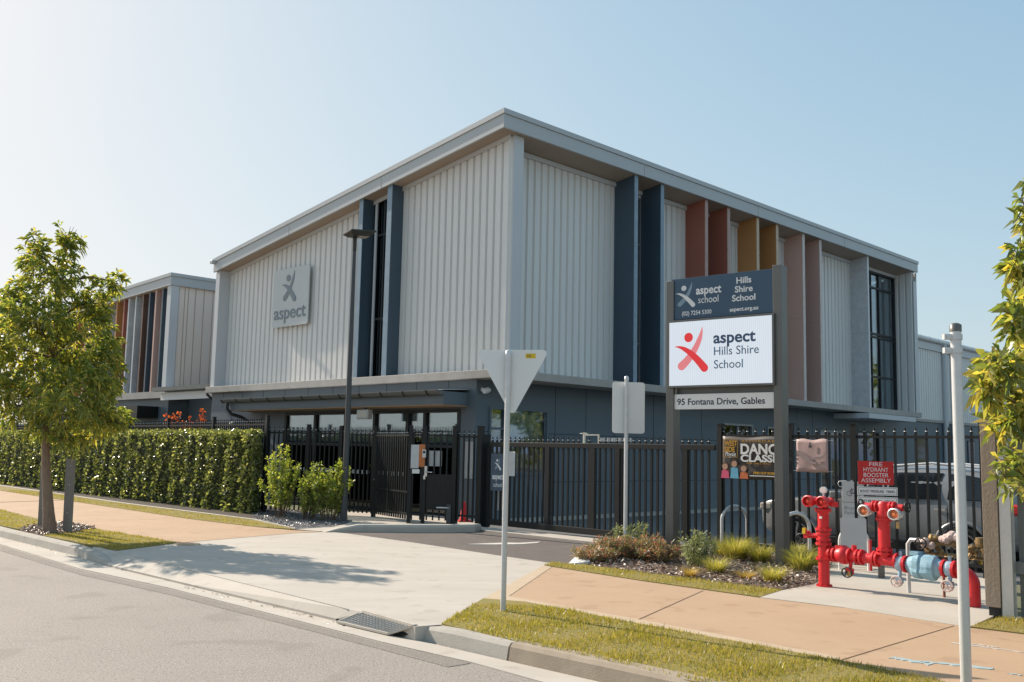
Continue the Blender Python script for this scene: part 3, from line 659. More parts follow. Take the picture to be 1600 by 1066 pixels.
def disc(mb, x, y, r, mtx, z=0, t=.012, n=28):
    vs = [mtx @ Vector((x+r*math.cos(2*math.pi*k/n), y+r*math.sin(2*math.pi*k/n), zz)) for zz in (z, z+t) for k in range(n)]
    mb.add(vs, [tuple(range(n, 2*n))]+[(i, (i+1) % n, n+(i+1) % n, n+i) for i in range(n)])
# logo coordinates in units of the logo's height (0..1), y up
LOGO_DOT = (.36, .78, .105)
LOGO_BACK = ([(.69, 1.0), (.63, .74), (.46, .43), (.19, .15)], [.004, .055, .075, .095])
LOGO_FRONT = ([(.02, .585), (.27, .52), (.52, .33), (.74, .09)], [.004, .05, .075, .09])
def logo(mtx, front, back, parent, s, name='logo_figure', t=.012):
    S = mtx @ Matrix.Scale(s, 4)
    mb = MB(); swoosh(mb, *LOGO_BACK, S, 0, t/s*.6); mb.build('logo_stroke', back, parent)
    mb = MB(); swoosh(mb, *LOGO_FRONT, S, 0, t/s); disc(mb, *LOGO_DOT, S, 0, t/s); mb.build(name, front, parent)
SX, SY0, SY1, SZ0, SZ1 = XA-.10, 8.33, 10.25, 5.14, 6.90
ws = thing('wall_sign', 'square white lettered sign panel with raised grey figure fixed to the ribbed wall', 'sign', bl(SX, SY1, SZ0), BROT)
W_, H_ = SY1-SY0, SZ1-SZ0
# panel in its own frame: local x out of wall, local -y to the viewer's right
def rrect(w, h, r, n=6):
    o = []
    for cx, cy, a in ((w-r, r, -90), (w-r, h-r, 0), (r, h-r, 90), (r, r, 180)):
        for k in range(n+1): q = R(a+90*k/n); o.append((cx+r*math.cos(q), cy+r*math.sin(q)))
    return o
SM = Matrix(((0, 0, -1, 0), (-1, 0, 0, 0), (0, 1, 0, 0), (0, 0, 0, 1)))   # text plane -> facing local -x, reading along -y
def plate(poly, t, mtx, z=0.0):
    m = len(poly); vs = [mtx @ Vector((x, y, zz)) for zz in (z, z+t) for x, y in poly]
    return MB().add(vs, [tuple(range(m-1, -1, -1)), tuple(range(m, 2*m))]+[(i, (i+1) % m, m+(i+1) % m, m+i) for i in range(m)])
plate(rrect(W_, H_, .09), .035, SM).build('panel', M['panelgrey'], ws)
S2 = SM @ Matrix.Translation((.48, .72, .035))
logo(S2, M['logo_grey'], M['logo_grey'], ws, .95, t=.02)
text('aspect', .58, 'lettering', M['logo_grey'], ws, SM @ Matrix.Translation((.11, .24, .035)), bold=.005, ext=.014, fit=W_-.22)
MB().box((0.001, -W_+.3, .3), (.06, -.3, .45)).build('fixing_rail', M['trim'], ws)

def camera_unit(name, label, loc, rz):
    t = thing(name, label, 'camera', loc, rz)
    MB().lathe([(.05, 0), (.055, .02), (.03, .05)], 14, Matrix.Rotation(R(90), 4, 'X')).build('mount', M['white'], t)
    MB().lathe([(.06, -.1), (.07, -.06), (.07, .06), (.05, .09)], 16, Matrix.Translation((.04, -.12, -.02)) @ Matrix.Rotation(R(75), 4, 'Y'), True).build('housing', M['white'], t)
    MB().lathe([(.035, 0), (.03, .02)], 12, Matrix.Translation((.12, -.13, -.05)) @ Matrix.Rotation(R(105), 4, 'Y')).build('lens', M['black_pl'], t)
camera_unit('security_camera', 'white dome security camera on the dark wall just under the building corner', bl(.38, YG, 3.0), BROT)
camera_unit('security_camera', 'white security camera on the grey wall left of the entrance canopy', bl(XG, 11.9, 2.25), BROT-math.pi/2)
fl = thing('wall_lamp', 'pale box lamp hanging under the entrance canopy', 'lamp', bl(cx+.14, 4.3, 2.30), BROT)
MB().box((-.1, -.24, 0), (.05, .24, .24)).build('housing', M['greybox'], fl, bevel=.02)
MB().box((-.06, -.05, .26), (0, .05, .32)).build('bracket', M['char'], fl)
MB().box((-.104, -.19, .04), (-.101, .19, .2)).build('lens', M['lens'], fl)

# ================================================================== THE WING TO THE LEFT
wing = thing('school_wing', 'second pale school block beyond the gap with slim coloured fins and a side wall in warm bounced light', 'building', BC, BROT)
wx, wy, SLW = .60, 17.7, .035
wzt = 7.75+SLW*17.7
WZT = wzt; WZF = wzt-.44
def wbox(a, b_, flat=True):
    x0, y0, z0 = a; x1, y1, z1 = b_; P = [(x0, y0), (x1, y0), (x1, y1), (x0, y1)]
    return MB().prism(P, z0 if flat else [z0-SLW*p[1] for p in P], [z1-SLW*p[1] for p in P])
WE = wy+14
MB().box((wx+.25, wy+.1, -.3), (13, WE, ZB0)).build('ground_floor_wall', M['wall'], wing)
MB().box((wx+.02, wy-.02, ZB0-.02), (13.1, WE, ZB1+.03)).build('concrete_band', M['band'], wing)
wbox((wx+.4, wy+.06, ZB1+.03), (13, wy+.3, WZF)).build('side_wall', M['clad_warmlit'], wing)
for x in (.30, .44, .72, 1.06, 1.42, 1.8, 2.2, 2.7): wbox((x+wx+.3, wy+.052, ZB1+.04), (x+wx+.325, wy+.06, WZF)).build('panel_joint', M['soffit'], wing)
wbox((wx+.05, wy, ZB1+.03), (wx+.36, wy+.3, WZF)).build('corner_post', M['trim'], wing)
wbox((wx, wy-.05, WZF), (13, WE, WZT-.12), False).build('fascia', M['fascia'], wing)
wbox((wx-.04, wy-.09, WZT-.118), (13, WE, WZT), False).build('roof_capping', M['fascia'], wing)
wbox((wx+.06, wy+.3, WZF-.03), (wx+.7, WE, WZF-.005), False).build('soffit', M['soffit'], wing)
f = MB().box((wx+.48, wy+.3, ZB1+.03), (wx+.54, WE, ZB1+.13)); f.box((wx+.48, wy+.3, 5.95), (wx+.54, WE, 6.03))
for y in np.arange(wy+.9, WE-.3, .8): f.box((wx+.48, y, ZB1+.13), (wx+.535, y+.05, 5.95))
w = f.build('window', M['frame_light'], wing); MB().box((wx+.55, wy+.3, ZB1+.03), (wx+.56, WE, 5.95)).build('pane', M['glass_dark'], w)
wbox((wx+.57, wy+.3, 5.95), (wx+.66, WE, WZF)).build('spandrel', M['clad'], wing)
MB().box((wx+.46, wy+.3, ZB1+.03), (wx+.475, wy+1.3, 5.9)).build('spandrel', M['clad'], wing)
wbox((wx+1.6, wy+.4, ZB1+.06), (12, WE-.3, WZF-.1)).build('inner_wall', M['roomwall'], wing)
for m_, y in (('navy', 18.38), ('pink', 18.92), ('navy', 19.44), ('brown', 19.98), ('finwhite', 20.6), ('finwhite', 21.22), ('rust', 21.64), ('orange', 22.3), ('finwhite', 23.2), ('navy', 24.2), ('pink', 25.2), ('orange', 26.2), ('finwhite', 27.3), ('brown', 28.4)):
    wbox((wx+.08, y, ZB1+.03), (wx+.44, y+.10, WZF-.006)).build('fin', M[m_], wing)
MB().box((wx-.55, 18.55, 2.5), (wx+.24, 20.2, 2.92)).build('awning', M['black'], wing)
cn = MB().box((wx-.40, 20.5, 2.72), (wx+.24, WE, 2.9)).build('canopy', M['char'], wing)
MB().box((wx-.54, 20.5, 2.80), (wx-.41, WE, 2.93)).build('gutter', M['galv'], cn)
mb = MB()
for y in np.arange(20.8, WE, 1.0): mb.box((wx-.56, y, 2.78), (wx-.546, y+.07, 2.95))
mb.build('gutter_brackets', M['black'], cn)
MB().box((1.6, LY+.11, -.3), (6, wy+.05, ZB0)).build('link_wall', M['wall'], wing)
lk = MB().box((.25, LY+.13, 3.42), (1.2, wy-.1, 3.52)).build('link_canopy', M['trim'], wing)
MB().box((.08, LY+.12, 3.40), (.24, wy-.15, 3.54)).build('gutter', M['gutter'], lk)
MB().box((.35, LY+.3, 3.10), (.41, wy-.3, 3.36)).build('sunshade', M['alu'], wing)
MB().tube([(.16, LY+.25, 3.42), (.16, LY+.25, 3.2), (.4, LY+.25, 3.0), (.5, LY+.25, 2.8), (.5, LY+.25, 0)], .045, 10).build('downpipe', M['char'], wing)

# ================================================================== THE ANNEX TO THE RIGHT
ax = thing('school_annex', 'lower pale ribbed school annex with rounded gutter and slim windows beyond the main block', 'building', BC, BROT)
a0, a1, ay, az = LX+.05, LX+30, 1.25, 6.86
MB().box((a0, ay, -.3), (a1, ay+12, 3.2)).build('ground_floor_wall', M['wall'], ax)
MB().box((a0, ay-.06, 3.2), (a1, ay+.1, 3.32)).build('concrete_band', M['band'], ax)
mb = MB(); ribsheet(mb, 'x', a0, a1, ay, 3.32, az-.5, -1, .25, .035); mb.build('cladding', M['clad'], ax)
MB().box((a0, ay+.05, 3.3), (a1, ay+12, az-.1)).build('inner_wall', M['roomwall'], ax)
MB().box((a0, ay-.1, az-.5), (a1, ay+.04, az-.12)).build('fascia', M['trim'], ax)
gt = MB().tube([(a0, ay-.14, az-.06), (a1, ay-.14, az-.06)], .11, 12).build('gutter', M['alu'], ax)
mb = MB()
for x in np.arange(a0+.6, a1, 1.0): mb.tube([(x, ay-.14, az-.06), (x+.05, ay-.14, az-.06)], .118, 12)
mb.build('gutter_bracket', M['galv'], gt)
MB().add([(a0, ay-.1, az), (a1, ay-.1, az), (a1, ay+12, az+.6), (a0, ay+12, az+.6)], [(0, 1, 2, 3)]).build('roof', M['roof'], ax)
for x in (a0+1.3, a0+10.6, a0+15.5):
    f = MB().box((x, ay-.07, 3.34), (x+.7, ay+.03, 6.2)); w = f.build('window', M['finwhite'], ax)
    MB().box((x+.08, ay-.078, 4.4), (x+.62, ay-.071, 5.9)).build('pane', M['carglass'], w)
MB().tube([(a0+5.4, ay-.12, az-.1), (a0+5.4, ay-.12, -.1)], .12, 12).build('downpipe', M['trim'], ax)
MB().box((a0+6.3, ay-.12, -.1), (a0+6.6, ay-.03, az-.13)).build('downpipe', M['trim'], ax)
for x, wd in ((a0+2.4, .9), (a0+8.2, .9), (a0+11, 1.5)):
    f = MB().box((x, ay-.03, .4), (x+wd, ay-.004, 2.5)); w = f.build('window', M['frame'], ax); MB().box((x+.06, ay-.036, .46), (x+wd-.06, ay-.031, 2.44)).build('pane', M['carglass'], w)

# ================================================================== FENCES AND GATES
def hz(v): return math.atan2(v.y, v.x)
def glint_ring(mb, x, z1): mb.lathe([(.012, z1-.084), (.0195, z1-.074), (.0195, z1-.070), (.012, z1-.060)], 8, Matrix.Translation((x, 0, 0)), True)  # pale ring added to stand for the glint on each spear tip
def picket_mesh(mb, x, z0, z1, w=.031, y=0.0, spear=True):
    h = w/2
    mb.box((x-h, y-h, z0), (x+h, y+h, z1-.09))
    if spear:
        mb.lathe([(.013, z1-.09), (.021, z1-.075), (.013, z1-.06), (.017, z1-.045), (.004, z1)], 8, Matrix.Translation((x, y, 0)), True)
def fence(name, label, cat, p0, p1, ztop, rails, posts, z0=.08, pitch=.115, base=0.0, posttop=None, group=None, end=(0, 0), pr=.04, railh=.04):
    d = p1-p0; L_ = math.hypot(d.x, d.y)
    t = thing(name, label, cat, Vector((p0.x, p0.y, base)), hz(d), group)
    mb = MB(); cl = MB(); n = int((L_-end[0]-end[1])/pitch); st = (L_-end[0]-end[1])/max(n, 1)
    for i in range(n+1):
        x = end[0]+i*st
        if any(abs(x-q) < .05 for q in posts): continue
        picket_mesh(mb, x, z0, ztop); glint_ring(cl, x, ztop)
    mb.build('pickets', M['black'], t); cl.build('spear_glints', M['galv'], t)
    for z in rails: MB().box((end[0], -.022, z-railh/2), (L_-end[1], .022, z+railh/2)).build('rail', M['black'], t)
    for q in posts:
        p = MB().box((q-pr, -pr, -.05), (q+pr, pr, (posttop or ztop))).build('post', M['black'], t)
        MB().box((q-pr-.008, -pr-.008, (posttop or ztop)), (q+pr+.008, pr+.008, (posttop or ztop)+.02)).build('post_cap', M['black'], p)
    return t, L_
FA, FB, FC, FD, FE, FF, FG, FH = g(412, 801), g(479, 803), g(529, 805), g(583, 808), g(638, 818), g(660, 818.5), g(709, 820), g(752, 823)
hd = (g(0, 757)-g(400, 805)).normalized()
hback = Vector((-hd.y, hd.x, 0)); hback = hback if hback.y > 0 else -hback
FEND = FA+hd*26+hback*1.0
fence('picket_fence', 'black spear topped fence running behind the clipped hedge', 'fence', FEND, FA, 2.24, (.25, 2.09), [26-2.9*k for k in range(9)], posttop=2.29)
fence('picket_fence', 'black spear topped fence behind the leafy shrubs beside the lamp post', 'fence', FA, FC, 2.05, (.22, 1.90), [1.05], posttop=2.09, end=(.06, .06))
fence('picket_fence', 'short black spear topped fence bay just right of the lamp post', 'fence', FC, FD, 2.02, (.22, 1.88), [0, (FD-FC).length], posttop=2.07, end=(.06, .06))
t, L_ = fence('fence_gate', 'black picket gate leaf with a silver latch near the glazed entrance', 'gate', FD, FE+Vector((0, 0.02, 0)), 2.0, (.2, .66, 1.87), [], end=(.07, .07))
mb = MB().box((.05, -.04, .72), (.11, -.025, .95)).tube([(.08, -.04, .86), (.08, -.09, .86), (.2, -.09, .86)], .012, 8); mb.build('latch', M['chrome'], t)
t, L_ = fence('picket_fence', 'narrow black fence bay carrying white and orange notices and an intercom', 'fence', FE, FF, 2.02, (.2, 1.88), [0, (FF-FE).length], posttop=2.06, end=(.06, .06))
t2, L2 = fence('fence_gate', 'black picket gate leaf with a lever handle beside the intercom', 'gate', FF, FG, 2.0, (.32, 1.88), [], end=(.08, .05))
mb = MB().box((.02, -.045, 1.0), (.075, -.02, 1.22)).tube([(.05, -.045, 1.1), (.05, -.1, 1.1), (.2, -.1, 1.09)], .013, 8).box((.0, -.05, .94), (.04, -.02, 1.02)); mb.build('handle', M['chrome'], t2)
MB().box((.06, -.012, .34), (L2-.06, .012, 1.05)).build('kick_panel', M['black'], t2)
MB().box((L2-.16, -.05, 0), (L2-.06, -.02, .42)).build('drop_bolt', M['char'], t2)
MB().tube([(.3, -.035, .35), (L2-.1, -.035, .35)], .018, 8).build('brace_bar', M['galv'], t2)
fence('picket_fence', 'black fence bay between the entry gate and the wide sliding gate', 'fence', FG, FH, 2.0, (.2, 1.86), [0, (FH-FG).length-.06], posttop=2.07, end=(.08, .1), pr=.055)
# sliding gate: two leaves in one line with the right fence
def gl(x, z=0): return GL0+gdir*x+Vector((0, 0, z))
GW_ = 5.70
gate = thing('sliding_gate', 'wide black spear topped vehicle gate in front of the dark wall', 'gate', GL0, hz(gdir))
mb = MB(); cl = MB(); n = 42
for i in range(1, n):
    x = i*GW_/n
    if abs(x-3.0) < .05: continue
    picket_mesh(mb, x, .15, 1.88, .036); glint_ring(cl, x, 1.88)
mb.build('pickets', M['black'], gate); cl.build('spear_glints', M['galv'], gate)
MB().box((0, -.03, 1.66), (GW_, .03, 1.755)).build('top_rail', M['black'], gate, bevel=.006)
MB().box((0, -.04, .05), (3.62, .04, .17)).build('bottom_rail', M['black'], gate, bevel=.006)
MB().box((3.62, -.03, .10), (GW_, .03, .16)).build('bottom_rail', M['black'], gate)
for x, w in ((.03, .04), (1.77, .055), (2.95, .065), (3.57, .055), (5.09, .055)): MB().box((x-w, -.038, .0 if x < .1 else .16), (x+w, .038, 1.665)).build('stile', M['black'], gate)
mb = MB().box((2.70, -.02, 1.755), (2.74, .02, 1.96)).box((2.74, -.012, 1.90), (3.10, .012, 1.925)).box((3.07, -.012, 1.755), (3.10, .012, 1.90)).box((2.62, -.02, 1.93), (2.80, .02, 1.95)); mb.build('latch_frame', M['chrome'], gate)
mb = MB(); rd = random.Random(3)
for i in range(14): x = 3.14+i*.055; mb.box((x, -.02, 1.79), (x+.007, .02, 1.86))
mb.build('gate_rack', M['galv'], gate)
gp = thing('gate_post', 'thick black gate post at the left end of the wide sliding gate', 'post', gl(-.14), hz(gdir))
MB().box((-.11, -.11, -.05), (.09, .11, 1.92)).build('shaft', M['black'], gp, bevel=.008)
MB().box((-.07, -.125, 1.78), (.05, -.112, 1.92)).build('sensor', M['galv'], gp)
for p, a in (((-.1, -.1, 2.0), .1), ((-.3, .05, 2.05), -.1)): pass
FPX0, FPX1 = 5.80, 10.05
rf, L_ = fence('picket_fence', 'tall black spear topped fence carrying the two banners, in front of the silver car', 'fence', gl(FPX0), gl(FPX1), 2.05, (.16, 1.90), [0, 1.31, 2.38, 4.25], posttop=2.09, pitch=.15, end=(.06, 0), pr=.045)

# things hung on the fences and the wall
def sheet(name, label, cat, loc, rz, w, h, m, t=.006):
    o = thing(name, label, cat, loc, rz); MB().box((-w/2, -t, 0), (w/2, 0, h)).build('panel', M[m], o); return o
fe_d = (FF-FE).normalized(); r_ = hz(FF-FE)
nrm = Vector((fe_d.y, -fe_d.x, 0))
q = FE+fe_d*.1+nrm*.045
o = sheet('notice', 'pair of white paper notices tied to the fence bay beside the gate', 'notice', Vector((q.x, q.y, 1.17)), r_, .17, .5, 'papers'); MB().box((-.07, -.0075, .24), (.07, -.0062, .245)).build('fold_line', M['galv'], o)
q = FE+fe_d*.25+nrm*.045
o = sheet('notice', 'orange paper notice next to the intercom on the gate post', 'notice', Vector((q.x, q.y, 1.2)), r_, .13, .48, 'paperorange')
q = FF+nrm*.05
o = thing('intercom', 'small silver intercom box on the entry gate post', 'intercom', Vector((q.x, q.y, 1.4)), r_)
MB().box((-.04, -.04, 0), (.04, 0, .17)).build('housing', M['galv'], o, bevel=.006); MB().box((-.025, -.043, .09), (.025, -.0405, .14)).build('lens', M['black_pl'], o); MB().lathe([(.012, 0), (.012, .006)], 10, Matrix.Translation((0, -.04, .05)) @ Matrix.Rotation(R(90), 4, 'X')).build('button', M['chrome'], o)
q = FE+fe_d*.13+nrm*.045
o = sheet('notice', 'small blank white plate below the paper notices on the fence', 'notice', Vector((q.x, q.y, 1.06)), r_, .16, .09, 'white')
gd2 = (FG-FF).normalized(); n2 = Vector((gd2.y, -gd2.x, 0))
q = FF+gd2*.22+n2*-.06
o = sheet('notice', 'three white strips of a notice behind the gate bars beside the lever handle', 'notice', Vector((q.x, q.y, 1.22)), hz(gd2), .3, .33, 'papers')
gd3 = (FH-FG).normalized(); n3 = Vector((gd3.y, -gd3.x, 0))
q = FG+gd3*.3-n3*.06
o = sheet('notice', 'tall white notice of small print on the fence bay left of the sliding gate', 'notice', Vector((q.x, q.y, .98)), hz(gd3), .26, .78, 'papers')
mb = MB(); rd = random.Random(5)
for i in range(22): mb.box((-.1, -.008, .06+i*.032), (-.1+.2*rd.uniform(.5, 1), -.0065, .066+i*.032))
mb.build('print', M['galv'], o)
# small navy school sign and papers on the wall window behind the gate
def on_gate(px, py):   # point on the gate's plane under a survey mark
    d = ray(px, py); n = gnrm; t = (GL0-Vector((0, 0, CAM_H))).dot(n)/d.dot(n); return Vector((0, 0, CAM_H))+d*t
q = on_gate(780, 767)-gnrm*.045
o = thing('gate_sign', 'small navy school sign with a white figure tied to the sliding gate', 'sign', q, hz(gdir))
MB().box((-.22, -.0, 0), (.22, .012, .76)).build('panel', M['signnavy'], o)
logo(FRONT @ Matrix.Translation((-.12, .42, .001)), M['signwhite'], M['pale'], o, .26, t=.004)
text('aspect', .16, 'lettering', M['signwhite'], o, FRONT @ Matrix.Translation((-.17, .24, .001)), bold=.005, fit=.34)
text('school', .13, 'lettering', M['signwhite'], o, FRONT @ Matrix.Translation((-.13, .08, .001)), fit=.26)
q = on_gate(779, 812)+gnrm*.05
o = sheet('notice', 'long white strips hung low behind the sliding gate under the navy sign', 'notice', Vector((q.x, q.y, .35)), hz(gdir), .3, .62, 'papers')
q = on_gate(801, 744)-gnrm*.03
o = sheet('notice', 'two white papers on the sliding gate just right of the give way pole', 'notice', q, hz(gdir), .19, .5, 'papers')
mb = MB(); rd = random.Random(6)
for i in range(9): mb.box((-.07, -.008, .28+i*.022), (-.07+.13*rd.uniform(.5, 1), -.0065, .284+i*.022))
for i in range(5): mb.box((-.07, -.008, .12+i*.022), (-.07+.13*rd.uniform(.4, 1), -.0065, .124+i*.022))
mb.box((-.095, -.0085, .24), (.095, -.0065, .248)); mb.build('print', M['galv'], o)
# banners
def vinyl(o, w, h, m, nx=24, nz=10, amp=.012, seed=0):
    rd = np.random.default_rng(seed); ph = rd.uniform(0, 6, 4); vs = []; fs = []
    for j in range(nz+1):
        for i in range(nx+1):
            u, v = i/nx, j/nz
            y = amp*(math.sin(5*u+ph[0]+2*v)+.6*math.sin(11*u+ph[1]-3*v))*(.4+.6*(1-v))
            vs.append((u*w, y, v*h+.012*math.sin(3.1*u*math.pi+ph[2])*(1 if v > .5 else .6)))
    for j in range(nz):
        for i in range(nx): a = j*(nx+1)+i; fs.append((a, a+1, a+nx+2, a+nx+1))
    ob = MB().add(vs, fs, True).build('vinyl', M[m], o); s = ob.modifiers.new('thick', 'SOLIDIFY'); s.thickness = .003; return ob
q = gl(5.88)-gnrm*.05
o = thing('banner', 'dark dance class banner with bold white lettering and three printed children', 'banner', Vector((q.x, q.y, 1.20)), hz(gdir)); o.scale = (1.0, 1, .92)
vinyl(o, 1.22, .75, 'banner', amp=.008, seed=1)
YB = -.026
def F(x, z, s=1): return Matrix.Translation((0, YB, 0)) @ FRONT @ Matrix.Translation((x, z, 0))
mb = MB().box((.03, YB, .38), (.30, YB+.004, .386)).box((.03, YB, .70), (.30, YB+.004, .706)).box((.03, YB, .386), (.036, YB+.004, .70)).box((.294, YB, .386), (.30, YB+.004, .70)); mb.build('print_frame', M['gold'], o)
text('WEST', .13, 'lettering', M['gold'], o, F(.05, .59), bold=.003, fit=.24); text('SIDE', .13, 'lettering', M['gold'], o, F(.05, .48), bold=.003, fit=.2)
text('Physie', .12, 'lettering', M['signwhite'], o, F(.07, .40) @ Matrix.Shear('XY', 4, (.25, 0)) if False else F(.07, .40), fit=.2)
text('AFFORDABLE', .055, 'lettering', M['gold'], o, F(.37, .655), fit=.76, space=1.2)
text('DANCE', .25, 'lettering', M['signwhite'], o, F(.36, .45), bold=.008, fit=.80)
text('CLASSES', .17, 'lettering', M['signwhite'], o, F(.36, .315), bold=.006, fit=.80)
text('FOR GIRLS 3YRS +', .04, 'lettering', M['gold'], o, F(.48, .27), fit=.45)
text('FIND OUT MORE', .055, 'lettering', M['gold'], o, F(.6, .1), bold=.002, fit=.4)
MB().box((.53, YB, .06), (1.0, YB+.004, .075)).build('print_line', M['signwhite'], o)
for cx, cz, m_ in ((.06, .0, 'hotpink'), (.24, .0, 'skyblue'), (.42, .0, 'orange_cap')):
    hh = {.06: .17, .24: .22, .42: .14}[cx]
    mb = MB().prism([(cx-.08, cz+.01), (cx+.08, cz+.01), (cx+.065, hh-.03), (cx+.03, hh-.01), (cx-.03, hh-.01), (cx-.065, hh-.03)], 0, .004)
    mb.v = [(v[0], YB-.001+v[2]*.5, v[1]) for v in mb.v]; mb.build('printed_top', M[m_], o)
    S = Matrix.Translation((0, YB-.003, 0)) @ FRONT
    mb = MB(); disc(mb, cx, hh+.058, .064, S, -.001, .002); mb.build('printed_hair', M['hair'], o)
    mb = MB(); disc(mb, cx, hh+.045, .052, S, .001, .002); mb.build('printed_face', M['skin'], o)
q = gl(7.24)-gnrm*.05
o = thing('banner', 'small dusty pink banner with a faint grey print on the fence', 'banner', Vector((q.x, q.y, 1.35)), hz(gdir)); o.scale = (1.0, 1, .92)
vinyl(o, .54, .55, 'pinkvinyl', 14, 8, .006, 4)
S = Matrix.Translation((0, -.02, 0)) @ FRONT
mb = MB(); swoosh(mb, [(.03, .34), (.12, .28), (.22, .2), (.36, .14)], [.02, .05, .045, .01], S, 0, .002); swoosh(mb, [(.25, .2), (.36, .24), (.44, .25), (.49, .33)], [.01, .02, .02, .004], S, 0, .002); mb.build('print_figure', M['pinkgrey'], o)
mb = MB()
for a in (-.03, 0, .03): mb.tube([(.25+a*.8, -.02, .40), (.25+a*.3, -.02, .5)], .004, 6)
disc(mb, .25, .43, .02, S, 0, .003); mb.build('print_emblem', M['ink'], o)
mb = MB()
for i, (a, b_) in enumerate(((.2, .42), (.17, .45), (.22, .36))): mb.box((a, -.021, .2-.035*i), (b_, -.019, .215-.035*i))
mb.build('print_line', M['pinkgrey'], o)
mb = MB()
for x, s in ((0, -1), (.54, 1)):
    for z in (.02, .53): mb.tube([(x, 0, z), (x+s*.07, .02, z)], .004, 6)
mb.build('tie', M['papers'], o)

# ================================================================== POLES AND SIGNS
p = g(537, 815); z = 6.13
lp = thing('street_lamp', 'tall dark tapered lamp post with a flat square lamp head', 'street lamp', p, 0)
MB().tube([(0, 0, 0), (0, 0, 1.0), (0, 0, 5.90)], [.074, .068, .042], 20).build('pole', M['char'], lp)
MB().box((-.16, -.16, 0), (.16, .16, .02)).build('base_plate', M['char'], lp)
MB().tube([(0, 0, 5.90), (0, 0, 6.22)], .046, 14).build('collar', M['lamp_body'], lp)
hd_ = thing('x', 'x', 'x'); bpy.data.objects.remove(hd_)
HM = Matrix.Translation((.10, -.0, 6.28)) @ Matrix.Rotation(R(28), 4, 'Z') @ Matrix.Rotation(R(-4), 4, 'Y')
mb = MB()
a = .29
vs = [(-a, -a, .03), (a, -a, .03), (a, a, .03), (-a, a, .03), (-a, -a, .055), (a, -a, .055), (a, a, .055), (-a, a, .055), (-.2, -.16, -.05), (.2, -.16, -.05), (.2, .16, -.05), (-.2, .16, -.05)]
mb.add([HM @ Vector(v) for v in vs], [(4, 5, 6, 7), (0, 1, 5, 4), (1, 2, 6, 5), (2, 3, 7, 6), (3, 0, 4, 7), (1, 0, 8, 9), (2, 1, 9, 10), (3, 2, 10, 11), (0, 3, 11, 8), (11, 10, 9, 8)])
hd_ = mb.build('lamp_head', M['lamp_body'], lp)
MB().box((-.05, -.12, -.062), (.18, .12, -.051), HM).build('lens', M['lens'], hd_)
MB().box((-.26, -.26, .056), (.26, .26, .064), HM).build('solar_panel', M['carglass'], hd_)

def pole_cap(t, r, h, m='galv'): MB().lathe([(r+.004, h-.05), (r+.004, h), (r*.6, h+.012), (.004, h+.016)], 16, None, True).build('cap', M[m], t)
# give way sign seen from behind
p = g(786, 957); zt = zat(791, 549, p)
gw = thing('road_sign', 'bare metal back of a triangular sign on a round pole at the driveway corner', 'sign', p, 0)
MB().tube([(0, 0, -.2), (0, 0, zt-.03)], .028, 16).build('pole', M['galv'], gw); pole_cap(gw, .028, zt)
def rtri(w, h, r, n=5):   # rounded triangle, point down, top edge at y=0
    P = [Vector((-w/2, 0, 0)), Vector((0, -h, 0)), Vector((w/2, 0, 0))]; o = []
    c = Vector((0, -h*.36, 0))
    for i in range(3):
        a, b_, d = P[i-1], P[i], P[(i+1) % 3]; u = (a-b_).normalized(); v = (d-b_).normalized()
        ang = u.angle(v)/2; L_ = r/math.tan(ang)
        s, e = b_+u*L_, b_+v*L_; ctr = b_+(u+v).normalized()*(r/math.sin(ang)); s0 = s-ctr; e0 = e-ctr
        for k in range(n+1):
            q = s0.lerp(e0, k/n).normalized()*r+ctr; o.append((q.x, q.y))
    return o
tri = rtri(.75, .685, .038)
T_ = Matrix.Translation((.04, .04, zt+.02)) @ Matrix.Rotation(R(-1), 4, 'Y') @ FRONT
plate(tri, .006, T_, -.003).build('plate', M['alu'], gw)
plate([(.132, -.086), (.235, -.086), (.235, -.038), (.132, -.038)], .0015, T_, .0035).build('sticker', M['yellow'], gw)
mb = MB()
for i in range(3): mb.box((.145, -.055-.01*i, .0052), (.19, -.051-.01*i, .0058), T_)
mb.build('sticker_print', M['ink'], gw)
for z in (zt-.1, zt-.43): MB().tube([(0, 0, z-.015), (0, 0, z+.015)], .034, 16).build('clamp', M['galv'], gw)
MB().tube([(0, 0, zt-.42), (0, 0, zt-.03)], .033, 16).build('bracket', M['galv'], gw)

p = g(977, 866); zt = zat(977, 590, p)
rs = thing('road_sign', 'bare metal back of a rectangular sign on a round pole in the planting bed', 'sign', p, 0)
MB().tube([(0, 0, -.2), (0, 0, zt)], .032, 16).build('pole', M['galv'], rs); pole_cap(rs, .032, zt+.01)
T_ = Matrix.Translation((-.22, .05, zat(977, 677, p))) @ Matrix.Rotation(R(8), 4, 'Z') @ FRONT
plate(rrect(.535, .825, .045), .006, T_).build('plate', M['alu'], rs)
for z in (zat(977, 618, p), zat(977, 673, p)):
    MB().tube([(0, 0, z-.012), (0, 0, z+.012)], .038, 16).build('clamp', M['galv'], rs)

p = g(1510, 1072); zt = zat(1489, 508, p)
tp = thing('sign_pole', 'bare galvanised pole with two clamps at its top, right of the footpath', 'pole', p, 0)
MB().tube([(0, 0, -.2), (0, 0, zt-.02)], .038, 20).build('pole', M['galv'], tp); pole_cap(tp, .038, zt, 'postgrey')
for z in (zt-.09, zt-.19):
    MB().tube([(0, 0, z-.02), (0, 0, z+.02)], .046, 20).box((-.092, -.02, z-.02), (-.04, .02, z+.02)).tube([(-.07, -.03, z), (-.07, .03, z)], .008, 8).build('clamp', M['galv'], tp)

